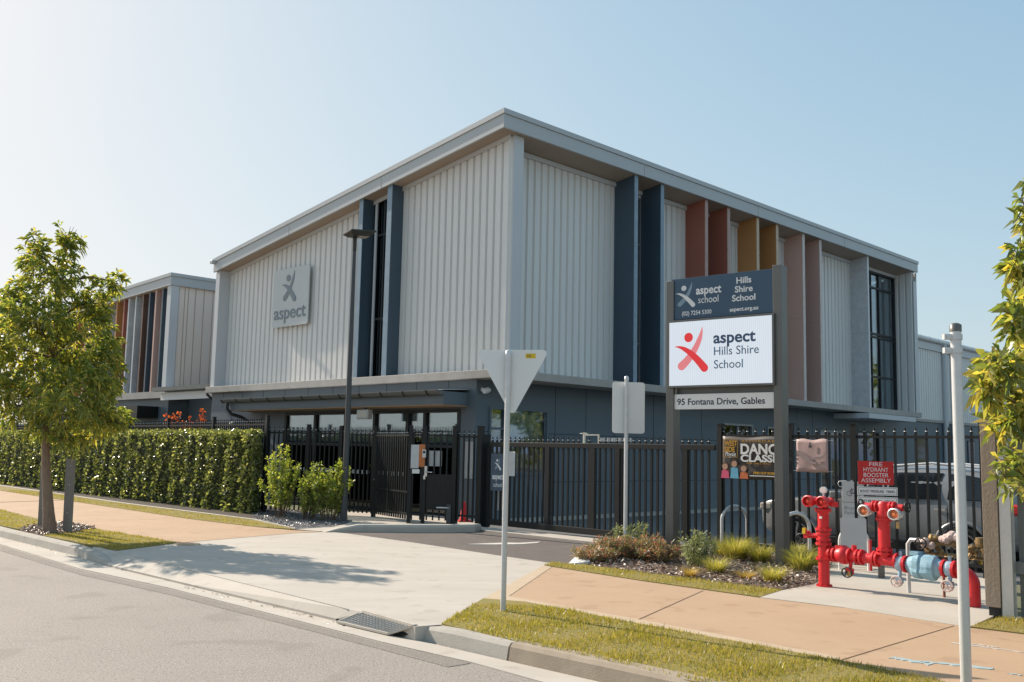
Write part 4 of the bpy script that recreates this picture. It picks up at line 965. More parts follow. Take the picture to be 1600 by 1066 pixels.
# the school's roadside sign board
b0, b1 = Vector((2.535, 15.22, 0)), Vector((3.904, 14.072, 0)); bd = b1-b0
sb = thing('sign_board', 'tall two post school sign board with navy header and lit screen', 'sign', b0, hz(bd))
BW = 1.816; sb.scale = (.985, .9, .913)
for x, h in ((0, 4.70), (BW, 4.78)):
    MB().box((x-.075, -.10, -.2), (x+.06, .13, h)).build('post', M['postgrey'], sb, bevel=.006)
def panel(x0, x1, z0, z1, y, t, name, m): return MB().box((x0, y, z0), (x1, y+t, z1)).build(name, M[m], sb, bevel=.004)
X0, X1 = .045, BW-.07
hp = panel(X0-.04, X1+.02, 4.02, 4.73, -.075, .1, 'header_panel', 'signnavy')
def HF(x, z): return Matrix.Translation((0, -.076, 0)) @ FRONT @ Matrix.Translation((x, z, 0))
logo(HF(.08, 4.22), M['signwhite'], M['pale'], hp, .43, t=.004)
text('aspect', .2, 'lettering', M['signwhite'], hp, HF(.45, 4.43), bold=.0045, fit=.44)
text('school', .17, 'lettering', M['signwhite'], hp, HF(.49, 4.275), fit=.35)
text('(02) 7254 5300', .10, 'lettering', M['signwhite'], hp, HF(.2, 4.085), bold=.0012, fit=.52)
for w, z in (('Hills', 4.545), ('Shire', 4.40), ('School', 4.255)): text(w, .145, 'lettering', M['signwhite'], hp, HF(1.265, z), bold=.0028, align='CENTER')
text('aspect.org.au', .09, 'lettering', M['signwhite'], hp, HF(1.03, 4.09), bold=.002, fit=.47)
sc = panel(X0-.06, X1+.03, 2.85, 4.0, -.15, .17, 'screen_case', 'postgrey')
MB().box((X0-.03, -.156, 2.885), (X1+.0, -.151, 3.965)).build('screen', M['led'], sc)
def SF(x, z): return Matrix.Translation((0, -.1565, 0)) @ FRONT @ Matrix.Translation((x, z, 0))
logo(SF(.1, 3.1) @ Matrix.Diagonal((.95, 1, 1, 1)), M['led_red'], M['led_pink'], sc, .76, t=.002)
text('aspect', .27, 'lettering', M['led_ink'], sc, SF(.79, 3.57), bold=.007, fit=.70, ext=.001)
text('Hills Shire', .2, 'lettering', M['led_ink2'], sc, SF(.80, 3.37), bold=.001, fit=.74, ext=.001)
text('School', .2, 'lettering', M['led_ink2'], sc, SF(.80, 3.15), bold=.001, fit=.48, ext=.001)
ap = panel(X0-.0, X1+.04, 2.49, 2.745, -.06, .05, 'address_panel', 'white')
text('95 Fontana Drive, Gables', .15, 'lettering', M['ink'], ap, Matrix.Translation((0, -.061, 0)) @ FRONT @ Matrix.Translation((.11, 2.565, 0)), bold=.0022, fit=1.48)
MB().box((.02, -.03, 2.75), (.07, .02, 2.85)).build('bracket', M['galv'], sb)
MB().box((X0, .03, 2.62), (X1, .07, 2.85)).build('cross_rail', M['postgrey'], sb)

# ================================================================== FIRE HYDRANT BOOSTER
h0, h1 = g(1288, 918), g(1522, 950); hdv = h1-h0
hy = thing('hydrant_booster', 'bright red fire hydrant pipework with twin inlets, valves and blue wrapped section', 'fire hydrant', h0, hz(hdv)); hy.scale = (1.032, .88, .877)
XR2 = .78; ZP = .47; HL = hdv.length/1.032
def rx(x, z=ZP, y=0): return Matrix.Translation((x, y, z)) @ Matrix.Rotation(R(90), 4, 'Y')
def flange(mb, r, w, m): mb.lathe([(r, -w/2), (r, w/2)], 20, m)
def bolts(mb, r, w, m, n=8):
    for k in range(n):
        q = 2*math.pi*k/n; mb.lathe([(.011, -w/2-.012), (.011, w/2+.012)], 6, m @ Matrix.Translation((r*math.cos(q), r*math.sin(q), 0)))
def riser(x, z0, z1, y=0, r=.068):
    mb = MB().tube([(x, y, z0), (x, y, z1)], r, 22); return mb
TZ = lambda x, z: Matrix.Translation((x, 0, z))
mb = riser(0, 0, 1.10)
for z in (.02, .395, .60, .66, .74, .80): flange(mb, .098 if z not in (.66, .74) else .088, .03, TZ(0, z))
for z in (.02, .395, .60, .80): bolts(mb, .084, .03, TZ(0, z))
mb.lathe([(.068, 1.02), (.098, 1.05), (.104, 1.09), (.075, 1.10)], 20, TZ(0, 0), True)
mb.build('riser', M['red'], hy)
hs = MB().tube([(-.13, 0, 1.19), (.13, 0, 1.19)], .054, 16).tube([(0, 0, 1.08), (0, 0, 1.18)], .064, 16).build('inlet_head', M['red'], hy)
def inlet(x, y, z, ang, m_in, mo='red', r=.07, parent=None, ln=.13):
    T_ = Matrix.Translation((x, y, z)) @ Matrix.Rotation(ang, 4, 'Z') @ Matrix.Rotation(R(90), 4, 'X')
    o = MB().lathe([(r*.8, -.02), (r*.85, ln*.5), (r*1.15, ln*.6), (r*1.15, ln), (r*.98, ln+.006), (r*.92, ln), (r*.88, ln-.045)], 24, T_, False).build('inlet', M[mo], parent or hy)
    MB().lathe([(r*.84, ln-.044), (r*.84, ln-.03), (r*.3, ln-.022), (r*.28, ln-.004)], 22, T_).tube([T_ @ Vector((-r*.6, 0, ln-.02)), T_ @ Vector((r*.6, 0, ln-.02))], .008, 6).build('inlet_cap', M[m_in], o)
for x in (-.11, .075): inlet(x, -.03, 1.185, R(-8), 'rawred', parent=hs)
MB().tube([(.15, 0, 1.19), (.15, 0, 1.12)], .05, 14).build('end_cap', M['red'], hs)
MB().box((-.03, -.1, 1.10), (.04, -.09, 1.13), Matrix.Rotation(R(-20), 4, 'Y') if False else None).build('tag', M['paleblue'], hs)
ga = MB().tube([(.01, 0, 1.24), (.01, 0, 1.3)], .012, 8).lathe([(.048, -.015), (.048, .015)], 18, Matrix.Translation((.01, 0, 1.345)) @ Matrix.Rotation(R(90), 4, 'X')).build('gauge', M['galv'], hs)
MB().lathe([(.04, .0155), (.04, .017)], 18, Matrix.Translation((.01, 0, 1.345)) @ Matrix.Rotation(R(90), 4, 'X')).build('dial', M['offwhite'], ga)
for z, x in ((.95, 0), (1.0, XR2)): MB().box((x-.016, -.0715, z), (x+.02, -.0685, z+.03)).build('label_plate', M['white'], hy)
# side drain valve on the left riser
mb = MB().tube([(-.06, 0, .70), (-.24, -.02, .70)], .035, 12).box((-.25, -.05, .66), (-.19, .03, .76)); vl = mb.build('drain_valve', M['red'], hy)
def handwheel(parent, c, r, m, axis='Y', mm='black_pl'):
    mb = MB(); pts = []
    rot = {'Y': Matrix.Rotation(R(90), 4, 'X'), 'X': Matrix.Rotation(R(90), 4, 'Y'), 'Z': Matrix.Identity(4)}[axis]
    T_ = Matrix.Translation(c) @ rot
    pts = [T_ @ Vector((r*math.cos(2*math.pi*k/20), r*math.sin(2*math.pi*k/20), 0)) for k in range(21)]
    mb.tube(pts, .0095, 8, False)
    for k in range(3): q = 2*math.pi*k/3; mb.tube([T_ @ Vector((0, 0, 0)), T_ @ Vector((r*math.cos(q), r*math.sin(q), 0))], .008, 6)
    mb.lathe([(.018, -.02), (.018, .025)], 10, T_)
    return mb.build('handwheel', M[mm], parent)
handwheel(vl, (-.3, -.02, .64), .07, None, 'Y'); MB().box((-.26, -.06, .72), (-.22, -.02, .80)).build('tag', M['yellow'], vl)
# horizontal run
mb = MB().tube([(.06, 0, ZP), (XR2+.14, 0, ZP-.01)], .07, 20)
for x in (.1, .15, .30, .345, .45, .50, .66, .70): flange(mb, .105, .024, rx(x)); bolts(mb, .088, .024, rx(x))
flange(mb, .105, .024, rx(.93)); bolts(mb, .088, .024, rx(.93))
mb.lathe([(.075, .16), (.10, .2), (.125, .26), (.12, .31), (.08, .33)], 20, rx(0), True)
mb.box((.18, -.06, ZP+.05), (.28, .06, ZP+.13)); mb.tube([(.40, 0, ZP+.05), (.40, 0, ZP+.15)], .03, 10)
mb.build('cross_pipe', M['red'], hy)
# second riser with capped outlets
mb = riser(XR2, ZP-.02, 1.05)
for z in (.55, .60, 1.0): flange(mb, .094, .026, TZ(XR2, z)); bolts(mb, .08, .026, TZ(XR2, z))
mb.lathe([(.07, 1.0), (.084, 1.05), (.068, 1.12), (.072, 1.2), (.045, 1.235)], 20, TZ(XR2, 0), True); mb.build('riser', M['red'], hy)
hs2 = MB().tube([(XR2-.24, 0, 1.165), (XR2+.24, 0, 1.165)], .043, 14)
for x in (-.12, -.08, .09, .13): flange(hs2, .075, .02, rx(XR2+x, 1.165)); bolts(hs2, .06, .02, rx(XR2+x, 1.165), 6)
hs2 = hs2.build('outlet_head', M['red'], hy)
for s in (-1, 1):
    inlet(XR2+s*.185, -.02, 1.10 if s < 0 else 1.08, R(-8), 'orange_cap', 'galv', .068, hs2, .1)
    handwheel(hs2, (XR2+s*.285, .0, 1.175), .07, None, 'X'); MB().tube([(XR2+s*.2, 0, 1.17), (XR2+s*.28, 0, 1.175)], .014, 8).build('spindle', M['black_pl'], hs2)
MB().box((XR2+.21, -.14, .9), (XR2+.25, -.135, .99), None).build('tag', M['brass'], hs2)
# valves on the way to the blue section
def drop_valve(x, body, wheel, zlow=.23):
    o = MB().lathe([(.05, -.02), (.062, 0), (.05, .02)], 14, rx(x)).tube([(x, -.02, ZP-.05), (x, -.05, zlow+.03)], .022, 10).box((x-.035, -.09, zlow-.03), (x+.035, -.02, zlow+.05)).build('drain_valve', M[body], hy)
    handwheel(o, (x, -.13, zlow), .065, None, 'Y', wheel); MB().lathe([(.03, -.02), (.04, .0), (.03, .03)], 10, Matrix.Translation((x+.03, -.12, zlow-.02)) @ Matrix.Rotation(R(90), 4, 'X')).build('wheel_hub', M['pinkwrap' if wheel != 'black_pl' else 'brass'], o)
drop_valve(.37, 'red', 'black_pl', .26); drop_valve(.975, 'paleblue', 'pinkwrap', .22); drop_valve(1.545, 'paleblue', 'pinkwrap', .24)
for x in (.97, 1.53): MB().lathe([(.095, -.035), (.10, 0), (.095, .035)], 18, rx(x, ZP-.03)).tube([(x, 0, ZP+.05), (x, 0, ZP+.13)], .02, 8).build('butterfly_valve', M['paleblue'], hy)
for x in (1.03, 1.47, 1.585): mb = MB().lathe([(.11, -.014), (.11, .014)], 20, rx(x, ZP-.03)); bolts(mb, .09, .03, rx(x, ZP-.03)); mb.build('flange', M['red'], hy)
# blue wrapped backflow device, lumpy cloth
bm = bmesh.new(); prof = [(1.05, .085), (1.10, .115), (1.15, .145), (1.21, .15), (1.225, .125), (1.235, .125), (1.25, .145), (1.32, .148), (1.375, .14), (1.39, .105), (1.455, .09)]
n = 28; rr = np.random.default_rng(5)
vs = []
for x, r in prof:
    for k in range(n):
        q = 2*math.pi*k/n; rad = r*(1+.035*math.sin(4*q+x*20)+.02*math.sin(9*q-x*30))*(1.15 if math.sin(q) < -.3 and 1.1 < x < 1.4 else 1)
        vs.append((x, rad*math.cos(q)*.85, ZP-.03+rad*math.sin(q)))
fs = [(i*n+k, i*n+(k+1) % n, (i+1)*n+(k+1) % n, (i+1)*n+k) for i in range(len(prof)-1) for k in range(n)]
MB().add(vs, fs, False).box((1.1, -.06, ZP+.10), (1.2, .06, ZP+.145)).build('wrapped_valve', M['bluewrap'], hy)
pts = [(1.57, 0, ZP-.03)]+[(HL-.16+.16*math.sin(R(a)), 0, ZP-.19+.16*math.cos(R(a))) for a in range(0, 91, 10)]+[(HL, 0, 0)]
MB().tube(pts, .070, 20).build('elbow_pipe', M['red'], hy)
MB().lathe([(.10, 0), (.10, .012)], 20, Matrix.Translation((HL, 0, 0))).build('floor_flange', M['red'], hy)

# brass water meter set behind it
m0 = h0+hdv.normalized()*.98+Vector((-hdv.y, hdv.x, 0)).normalized()*.42
wm = thing('water_meter', 'tangled brass water meter set in pale wrapping on copper pipes', 'water meter', m0, hz(hdv)); wm.scale = (.95, .88, .88)
mb = MB()
for x in (.33, .62, 1.12): mb.tube([(x, .0, 0), (x, 0, .52)], .017, 8)
mb.build('copper_leg', M['copper'], wm)
MB().tube([(-.12, 0, 0), (-.12, 0, .66), (-.08, 0, .72), (.05, 0, .72)], .026, 10).build('riser', M['galv'], wm)
MB().tube([(.05, 0, .72), (.35, 0, .70), (1.12, 0, .70), (1.14, 0, .66), (1.14, 0, 0)], .024, 10).tube([(.1, .05, .56), (.95, .05, .55)], .026, 10).build('pipe_run', M['brass'], wm)
rd = random.Random(9)
for i in range(24):
    x = rd.uniform(.02, 1.05); zc = rd.uniform(.54, .78); r = rd.uniform(.018, .045)
    MB().lathe([(r, -r), (r*1.25, 0), (r, r)], 8, Matrix.Translation((x, rd.uniform(-.09, .07), zc)) @ Euler((rd.uniform(0, 3), rd.uniform(0, 3), 0)).to_matrix().to_4x4()).build('fitting', M['brass'], wm)
mb = MB()
for x, r, zc in ((.12, .065, .70), (.4, .07, .77), (.46, .07, .81), (.53, .065, .80), (.59, .055, .76), (.34, .05, .76), (.2, .05, .67)):
    mb.lathe([(r*.5, -r), (r, -r*.4), (r*.9, r*.5), (r*.4, r)], 9, Matrix.Translation((x, -.03, zc)) @ Euler((x*3, x*5, 0)).to_matrix().to_4x4())
mb.build('wrapping', M['pinkwrap'], wm)
MB().lathe([(.06, .70), (.065, .74), (.06, .82), (.03, .825)], 14, Matrix.Translation((.8, -.02, 0))).build('meter_head', M['brass'], wm)
handwheel(wm, (.1, -.11, .69), .07, None, 'Y'); handwheel(wm, (.72, -.1, .60), .06, None, 'Y', 'brass'); handwheel(wm, (.45, -.1, .55), .05, None, 'Z', 'brass')

# fire hydrant sign on its own post
q = g(1378, 905)
fs_ = thing('fire_sign', 'red and white booster assembly sign on a dark square post', 'sign', q, R(-12)); fs_.scale = (.875,)*3
MB().box((-.045, .0, 0), (.045, .07, 1.36)).build('post', M['postgrey'], fs_, bevel=.004)
MB().box((-.12, -.05, 0), (.12, .11, .012)).build('base_plate', M['postgrey'], fs_)
pn = MB().box((-.315, -.012, 1.41), (.20, -.002, 1.765)).build('red_panel', M['signred'], fs_, bevel=.003)
for i, w in enumerate(('FIRE', 'HYDRANT', 'BOOSTER', 'ASSEMBLY')):
    text(w, .088, 'lettering', M['signwhite'], pn, Matrix.Translation((0, -.0125, 0)) @ FRONT @ Matrix.Translation((-.058, 1.69-.082*i, 0)), align='CENTER', ext=.001, fit=(.19, .36, .36, .43)[i])
for z, w in ((1.25, 'BOOST PRESSURE:  740kPa'), (1.10, 'TEST PRESSURE:  1750kPa')):
    pn = MB().box((-.33, -.012, z), (.25, -.002, z+.125)).build('white_panel', M['white'], fs_)
    text(w, .055, 'lettering', M['ink'], pn, Matrix.Translation((0, -.0125, 0)) @ FRONT @ Matrix.Translation((-.29, z+.04, 0)), ext=.001, fit=.5, bold=.0008)
    mb = MB()
    for a, b_ in (((-.315, z+.012), (.235, z+.016)), ((-.315, z+.109), (.235, z+.113)), ((-.315, z+.016), (-.311, z+.109)), ((.231, z+.016), (.235, z+.109))): mb.box((a[0], -.0135, a[1]), (b_[0], -.0122, b_[1]))
    mb.build('print_border', M['ink'], pn)
# bicycle parking sign on its post
q = g(1335, 884)
bs = thing('bicycle_sign', 'pale bicycle parking sign with a small bicycle drawing behind the red pipes', 'sign', q, R(-12)); bs.scale = (.88,)*3
MB().box((-.03, .0, 0), (.03, .05, 1.42)).build('post', M['galv'], bs)
pn = MB().box((-.18, -.012, .62), (.20, -.002, 1.40)).build('panel', M['offwhite'], bs)
MB().box((-.18, -.0135, 1.05), (.20, -.0122, 1.056)).build('print_line', M['ink'], pn)
mb = MB(); yy = -.014
for cx in (-.06, .07):
    mb.tube([(cx+.042*math.cos(2*math.pi*k/16), yy, 1.2+.042*math.sin(2*math.pi*k/16)) for k in range(17)], .004, 5, False)
for a, b_ in (((-.06, 1.2), (-.03, 1.27)), ((-.03, 1.27), (.045, 1.27)), ((.045, 1.27), (.07, 1.2)), ((-.03, 1.27), (.01, 1.2)), ((.01, 1.2), (.045, 1.27)), ((.01, 1.2), (-.06, 1.2)), ((.045, 1.27), (.05, 1.29)), ((-.035, 1.28), (-.02, 1.28))): mb.tube([(a[0], yy, a[1]), (b_[0], yy, b_[1])], .004, 5)
mb.build('bicycle_drawing', M['ink'], pn)
for i, w in enumerate(('Bicycle', 'Parking')): text(w, .085, 'lettering', M['logo_grey'], pn, Matrix.Translation((0, -.0125, 0)) @ FRONT @ Matrix.Translation((-.15, .93-.08*i, 0)), ext=.001)
MB().tube([(-.03, .03, 1.30), (-.22, .02, 1.31), (-.24, .02, 1.36), (-.22, .02, 1.40), (-.1, .02, 1.41)], .008, 6).build('loop', M['galv'], bs)
# block plan board on a white hoop stand
q = g(1336, 893)
pb = thing('plan_board', 'blank looking white site plan board on a curved stand behind the red pipe', 'sign board', q, R(-14)); pb.scale = (.88,)*3
pts = [(-.22, .10, 0), (-.22, .10, .46)]+[(-.22*math.cos(R(a)), .10, .46+.22*math.sin(R(a))) for a in range(15, 166, 15)]+[(.22, .10, .46), (.22, .10, 0)]
MB().tube(pts, .024, 12).build('stand', M['white'], pb)
plate(rrect(.40, .60, .03), .006, Matrix.Translation((-.21, -.0, .24)) @ Matrix.Rotation(R(-5), 4, 'X') @ FRONT).build('panel', M['offwhite'], pb)
mb = MB(); rd = random.Random(12)
for i in range(16):
    x, z = rd.uniform(-.18, .1), rd.uniform(.42, .78); mb.box((x, -.0085, z), (x+rd.uniform(.02, .08), -.0065, z+.004))
T5 = Matrix.Rotation(R(-5), 4, 'X')
mb.build('faint_plan_print', M['galv'], pb).location = (0, .003, -.0)
MB().box((.235, .03, .0), (.265, .08, .5)).build('marker_post', M['red'], pb)

# bicycle hoops
def hoop(loc, rz, label, w=.46, h=.745):
    o = thing('bicycle_rack', label, 'bicycle rack', loc, rz, 'steel bicycle hoops'); r = w/2
    pts = [(-r, 0, -.1), (-r, 0, h-r)]+[(-r*math.cos(R(a)), 0, h-r+r*math.sin(R(a))) for a in range(12, 169, 12)]+[(r, 0, h-r), (r, 0, -.1)]
    MB().tube(pts, .028, 14).build('hoop', M['galv'], o); return o
hoop(g(1148, 862), R(14), 'galvanised hoop standing in the tussock grass left of the right board post')
hoop(g(1244, 881), R(14), 'galvanised hoop half hidden by the right post of the sign board')
# traffic cone behind the fence bay
q = g(723, 818)
cn = thing('traffic_cone', 'small red traffic cone behind the bars left of the sliding gate', 'traffic cone', q+Vector((0, .45, .01)), .3)
MB().lathe([(.1, .03), (.035, .42), (.025, .43)], 18, None, True).build('cone_body', M['cone'], cn); MB().box((-.15, -.15, 0), (.15, .15, .03)).build('base', M['cone'], cn, bevel=.01)

# storm drain grate
A_, B_, C_, D_ = g(528, 973, -.115), g(608, 992, -.115), g(649, 979.5, -.01), g(569, 957, -.01)
MB().add([A_-Vector((0, 0, .05)), B_-Vector((0, 0, .05)), C_-Vector((0, 0, .05)), D_-Vector((0, 0, .05))], [(0, 1, 2, 3)]).build('drain_pit', M['dark'], kind='structure')
dg_ = thing('drain_grate', 'steel storm drain grate let into the gutter at the driveway corner', 'drain grate', A_, 0)
lerp = lambda u, v: (A_*(1-u)*(1-v)+B_*u*(1-v)+C_*u*v+D_*(1-u)*v)-A_
mb = MB()
def bar(a, b_, w, h):
    d = (b_-a).normalized(); n = Vector((-d.y, d.x, 0))*w; up = Vector((0, 0, h))
    mb.add([a-n, a+n, b_+n, b_-n, a-n+up, a+n+up, b_+n+up, b_-n+up], [(4, 7, 6, 5), (0, 1, 2, 3), (0, 4, 5, 1), (1, 5, 6, 2), (2, 6, 7, 3), (3, 7, 4, 0)])
for i in range(17): bar(lerp(i/16, 0), lerp(i/16, 1), .010, .018)
for j in range(9): bar(lerp(0, j/8), lerp(1, j/8), .007, .014)
mb.build('bars', M['grate'], dg_)
mb = MB()
for a, b_ in ((0, 1), (1, 2), (2, 3), (3, 0)):
    P = [lerp(0, 0), lerp(1, 0), lerp(1, 1), lerp(0, 1)]; bar(P[a], P[b_], .022, .02)
mb.build('frame', M['concrete'], dg_)
q = g(292, 851)
mc = thing('manhole_cover', 'small round tan service cover at the corner of the driveway', 'manhole cover', q, 0)
MB().lathe([(.20, -.05), (.20, .012), (.185, .014)], 26).build('ring', M['path_edge'], mc); MB().lathe([(.17, .0142), (.17, .017)], 26).build('lid', M['path'], mc)

# ================================================================== THE PARKED CAR
WB = 2.92
side = BV.copy(); fwd = BU.copy()                 # parked along the fence, nose towards the school
mid = bl(-.38, -8.86)
car = thing('parked_car', 'silver grey five door off-roader parked behind the tall fence', 'car', Vector((mid.x, mid.y, -.034))+side*.86, hz(fwd)); car.scale = (.915, .9, .89)
# local x forward, y left; near side is the car's left (+y)? decide by sign
near = 1 if (Matrix.Rotation(hz(fwd), 3, 'Z') @ Vector((0, 1, 0))).dot(-side) > 0 else -1
ST = [  # x, z bottom, z belt, z top, half width, half roof width
    (2.32, .52, .78, .80, .62, .5), (2.26, .36, .92, .95, .78, .66), (2.0, .30, .99, 1.03, .88, .76), (1.5, .28, 1.03, 1.07, .93, .80), (1.0, .28, 1.06, 1.10, .94, .80),
    (.78, .28, 1.07, 1.16, .94, .74), (.45, .28, 1.08, 1.42, .94, .68), (.1, .28, 1.09, 1.64, .94, .66), (-.4, .28, 1.10, 1.71, .94, .66), (-1.0, .28, 1.11, 1.72, .94, .65), (-1.6, .28, 1.12, 1.69, .94, .64), (-2.0, .30, 1.13, 1.63, .92, .62), (-2.22, .34, 1.12, 1.45, .90, .62), (-2.36, .42, 1.06, 1.12, .86, .70), (-2.42, .5, .9, .93, .78, .7)]
vs = []
for x, zb, zl, zt_, hw, hr in ST:
    ring_ = [(hw*.86, zb), (hw*.985, zb+.14), (hw, zb+.38), (hw*.985, zl), (hw*.985*.55+hr*.45, zl*.45+zt_*.55), (hr, zt_-.035), (hr*.6, zt_)]
    row = [(x, y, z) for y, z in ring_]+[(x, -y, z) for y, z in ring_[::-1]]
    vs += row
k = 14; fs = []
for i in range(len(ST)-1):
    for j in range(k): fs.append((i*k+j, i*k+(j+1) % k, (i+1)*k+(j+1) % k, (i+1)*k+j))
fs += [tuple(range(k-1, -1, -1)), tuple(range((len(ST)-1)*k, len(ST)*k))]
body = MB().add(vs, fs, True).build('body', M['carpaint'], car)
s_ = body.modifiers.new('smooth', 'SUBSURF'); s_.levels = 2; s_.render_levels = 2
def roofz(x):
    xs_ = [s[0] for s in ST][::-1]; return np.interp(x, xs_, [s[3] for s in ST][::-1]), np.interp(x, xs_, [s[2] for s in ST][::-1]), np.interp(x, xs_, [s[4] for s in ST][::-1]), np.interp(x, xs_, [s[5] for s in ST][::-1])
def side_pt(x, z, s, off=.012):
    zt_, zl, hw, hr = roofz(x)
    t = (z-zl)/max(zt_-.035-zl, .01); t = min(max(t, 0), 1)
    y = hw*.985*(1-t)+hr*t
    return Vector((x, s*(y+off), z))
def window(xa, xb, ta, tb, s):
    mb = MB(); n = 6; a = []; b_ = []
    for i in range(n+1):
        x = xa+(xb-xa)*i/n; zt_, zl, _, _ = roofz(x)
        a.append(side_pt(x, zl+.04, s)); b_.append(side_pt(x+ta+(tb-ta)*i/n, zt_-.13, s))
    o = mb.add(a+b_, [(i, i+1, n+2+i, n+1+i) for i in range(n)]).build('side_window', M['carglass'], car)
    sd = o.modifiers.new('thick', 'SOLIDIFY'); sd.thickness = .02; sd.offset = 0
for s in (1, -1):
    window(.52, -.12, -.32, 0, s); window(-.24, -1.12, 0, .0, s); window(-1.24, -1.92, 0, .16, s)
    MB().tube([side_pt(.0, roofz(0)[0]+.02, s, -.03), side_pt(-.9, roofz(-.9)[0]+.035, s, -.03), side_pt(-1.75, roofz(-1.75)[0]+.02, s, -.03)], .022, 8).build('roof_rail', M['galv'], car)
    for x in (-.1, -1.12): MB().box((x-.1, s*.935, .97), (x+.08, s*.965, 1.0)).build('door_handle', M['chrome'], car)
    mb = MB()
    for x in (.62, -.18, -1.25): mb.box((x, s*.938, .42), (x+.012, s*.945, 1.05))
    mb.build('door_seam', M['black_pl'], car)
    MB().box((-1.0, s*.90, .27), (1.0, s*.95, .40)).build('sill', M['black_pl'], car, bevel=.015)
    m_ = MB().box((.55, s*.95, 1.08), (.72, s*1.12, 1.22)).build('mirror', M['carpaint'], car, bevel=.03)
    MB().box((2.0, s*.60, .80), (2.24, s*.86, .93)).build('headlight', M['lens'], car, bevel=.03)
    MB().box((-2.36, s*.72, .95), (-2.1, s*.915, 1.12)).build('tail_light', M['signred'], car, bevel=.03)
    for x in (WB/2, -WB/2):
        ar = MB(); n = 20
        for r0, r1, y0, y1, mm in (): pass
        pts = [(x+.43*math.cos(R(a)), s*.925, .36+.43*math.sin(R(a))) for a in range(-5, 186, 10)]
        MB().tube(pts, .04, 8).build('wheel_arch', M['carpaint'], car)
        MB().lathe([(.415, -.06), (.415, .027)], 28, Matrix.Translation((x, s*.905, .37)) @ Matrix.Rotation(R(-90*s), 4, 'X')).build('wheel_well', M['dark'], car)
        wh = MB().lathe([(.24, -.1), (.34, -.1), (.365, -.07), (.365, .07), (.34, .1), (.25, .1), (.24, .06)], 30, Matrix.Translation((x, s*.86, .365)) @ Matrix.Rotation(R(-90*s), 4, 'X'), True).build('wheel', M['rubber'], car)
        T_ = Matrix.Translation((x, s*.86, .365)) @ Matrix.Rotation(R(-90*s), 4, 'X')
        mb = MB().lathe([(.255, .07), (.262, .1), (.235, .1), (.235, .07)], 30, T_)
        for q in range(7):
            a = 2*math.pi*q/7; mb.box((.04, -.022, .075), (.24, .022, .1), T_ @ Matrix.Rotation(a, 4, 'Z'))
        mb.lathe([(.06, .07), (.06, .105), (.02, .11)], 16, T_); mb.build('rim', M['rim'], wh)
mb = MB(); a = [Vector((x, y, z)) for x, y, z in ((.80, .66, 1.17), (.80, -.66, 1.17), (.16, -.56, 1.60), (.16, .56, 1.60))]
n_ = (a[1]-a[0]).cross(a[3]-a[0]).normalized(); n_ = n_ if n_.z > 0 else -n_
mb.quad(*[v+n_*.03 for v in a]).build('windscreen', M['carglass'], car)
MB().box((2.2, -.45, .62), (2.33, .45, .86)).build('grille', M['black_pl'], car, bevel=.02)

# ================================================================== TIMBER FENCE AT THE RIGHT EDGE
q = g(1555, 964); zt = zat(1546, 648, q)
tf = thing('timber_fence', 'weathered grey paling fence with one thick brown timber end post', 'fence', q, R(-44)); tf.scale = (.83, .83, 1)
MB().box((-.09, -.06, .10), (.09, .08, zt)).build('end_post', M['timber'], tf, bevel=.006); MB().box((-.06, -.03, -.1), (.06, .06, .12)).build('post_foot', M['black_pl'], tf)
MB().box((-.12, -.08, zt), (.12, .1, zt+.025)).build('post_cap', M['timber'], tf)
MB().box((.10, -.04, -.05), (.23, .09, zt-.04)).build('steel_post', M['galv'], tf)
mb = MB(); rd = random.Random(4)
for i in range(40): x = .27+i*.125; mb.box((x, .10, -.02), (x+.105+rd.uniform(-.006, .006), .122, 2.28+rd.uniform(-.02, .02)))
mb.build('palings', M['paling'], tf)
for z in (.45, 1.25, 1.85): MB().box((.25, .03, z), (5.3, .099, z+.12)).build('rail', M['paling'], tf)
MB().box((.25, .02, 2.30), (5.3, .14, 2.34)).build('capping', M['paling'], tf)

# stakes beside the street tree
def stake(loc, rz, label, h):
    o = thing('tree_stake', label, 'post', loc, rz, 'timber stakes at the street tree')
    MB().box((-.075, -.04, -.1), (.075, .04, h), Matrix.Rotation(R(-1.5), 4, 'Y')).build('shaft', M['stake'], o, bevel=.004)
    mb = MB()
    for z in (h-.12, h-.45, .35): mb.lathe([(.01, 0), (.01, .006)], 8, Matrix.Translation((.02, -.04, z)) @ Matrix.Rotation(R(90), 4, 'X'))
    mb.build('nail', M['galv'], o)
TREE = g(79, 834)
q = g(105, 833); stake(q, R(-25), 'grey timber stake standing alone on the lawn edge right of the street tree', zat(108, 717, q))
q = g(66, 824); stake(q, R(-20), 'grey timber stake close behind the trunk of the street tree', 1.35)

# ================================================================== PLANTS
def unit(a): return a/np.maximum(np.linalg.norm(a, axis=1, keepdims=True), 1e-9)
def leaves_np(pos, d, nrm, ln, wd, fold=.25, droop=.0):
    # one leaf = two triangles-pairs folded along the midrib, tip drooping
    d = unit(d); s = unit(np.cross(d, nrm)); n = np.cross(s, d)
    ln = np.broadcast_to(ln, len(pos))[:, None]; wd = np.broadcast_to(wd, len(pos))[:, None]
    dz = np.zeros_like(pos); dz[:, 2] = -1
    mid = pos+d*ln*.5; tip = pos+d*ln+dz*ln*droop
    l = mid+s*wd*.5+n*wd*fold; r = mid-s*wd*.5+n*wd*fold
    v = np.stack([pos, l, tip, r], 1).reshape(-1, 3); b = np.arange(len(pos))*4
    f = np.concatenate([np.stack([b, b+2, b+1], 1), np.stack([b, b+3, b+2], 1)])
    return v, f
def rand_dirs(n, r=rng): return unit(r.normal(size=(n, 3)))
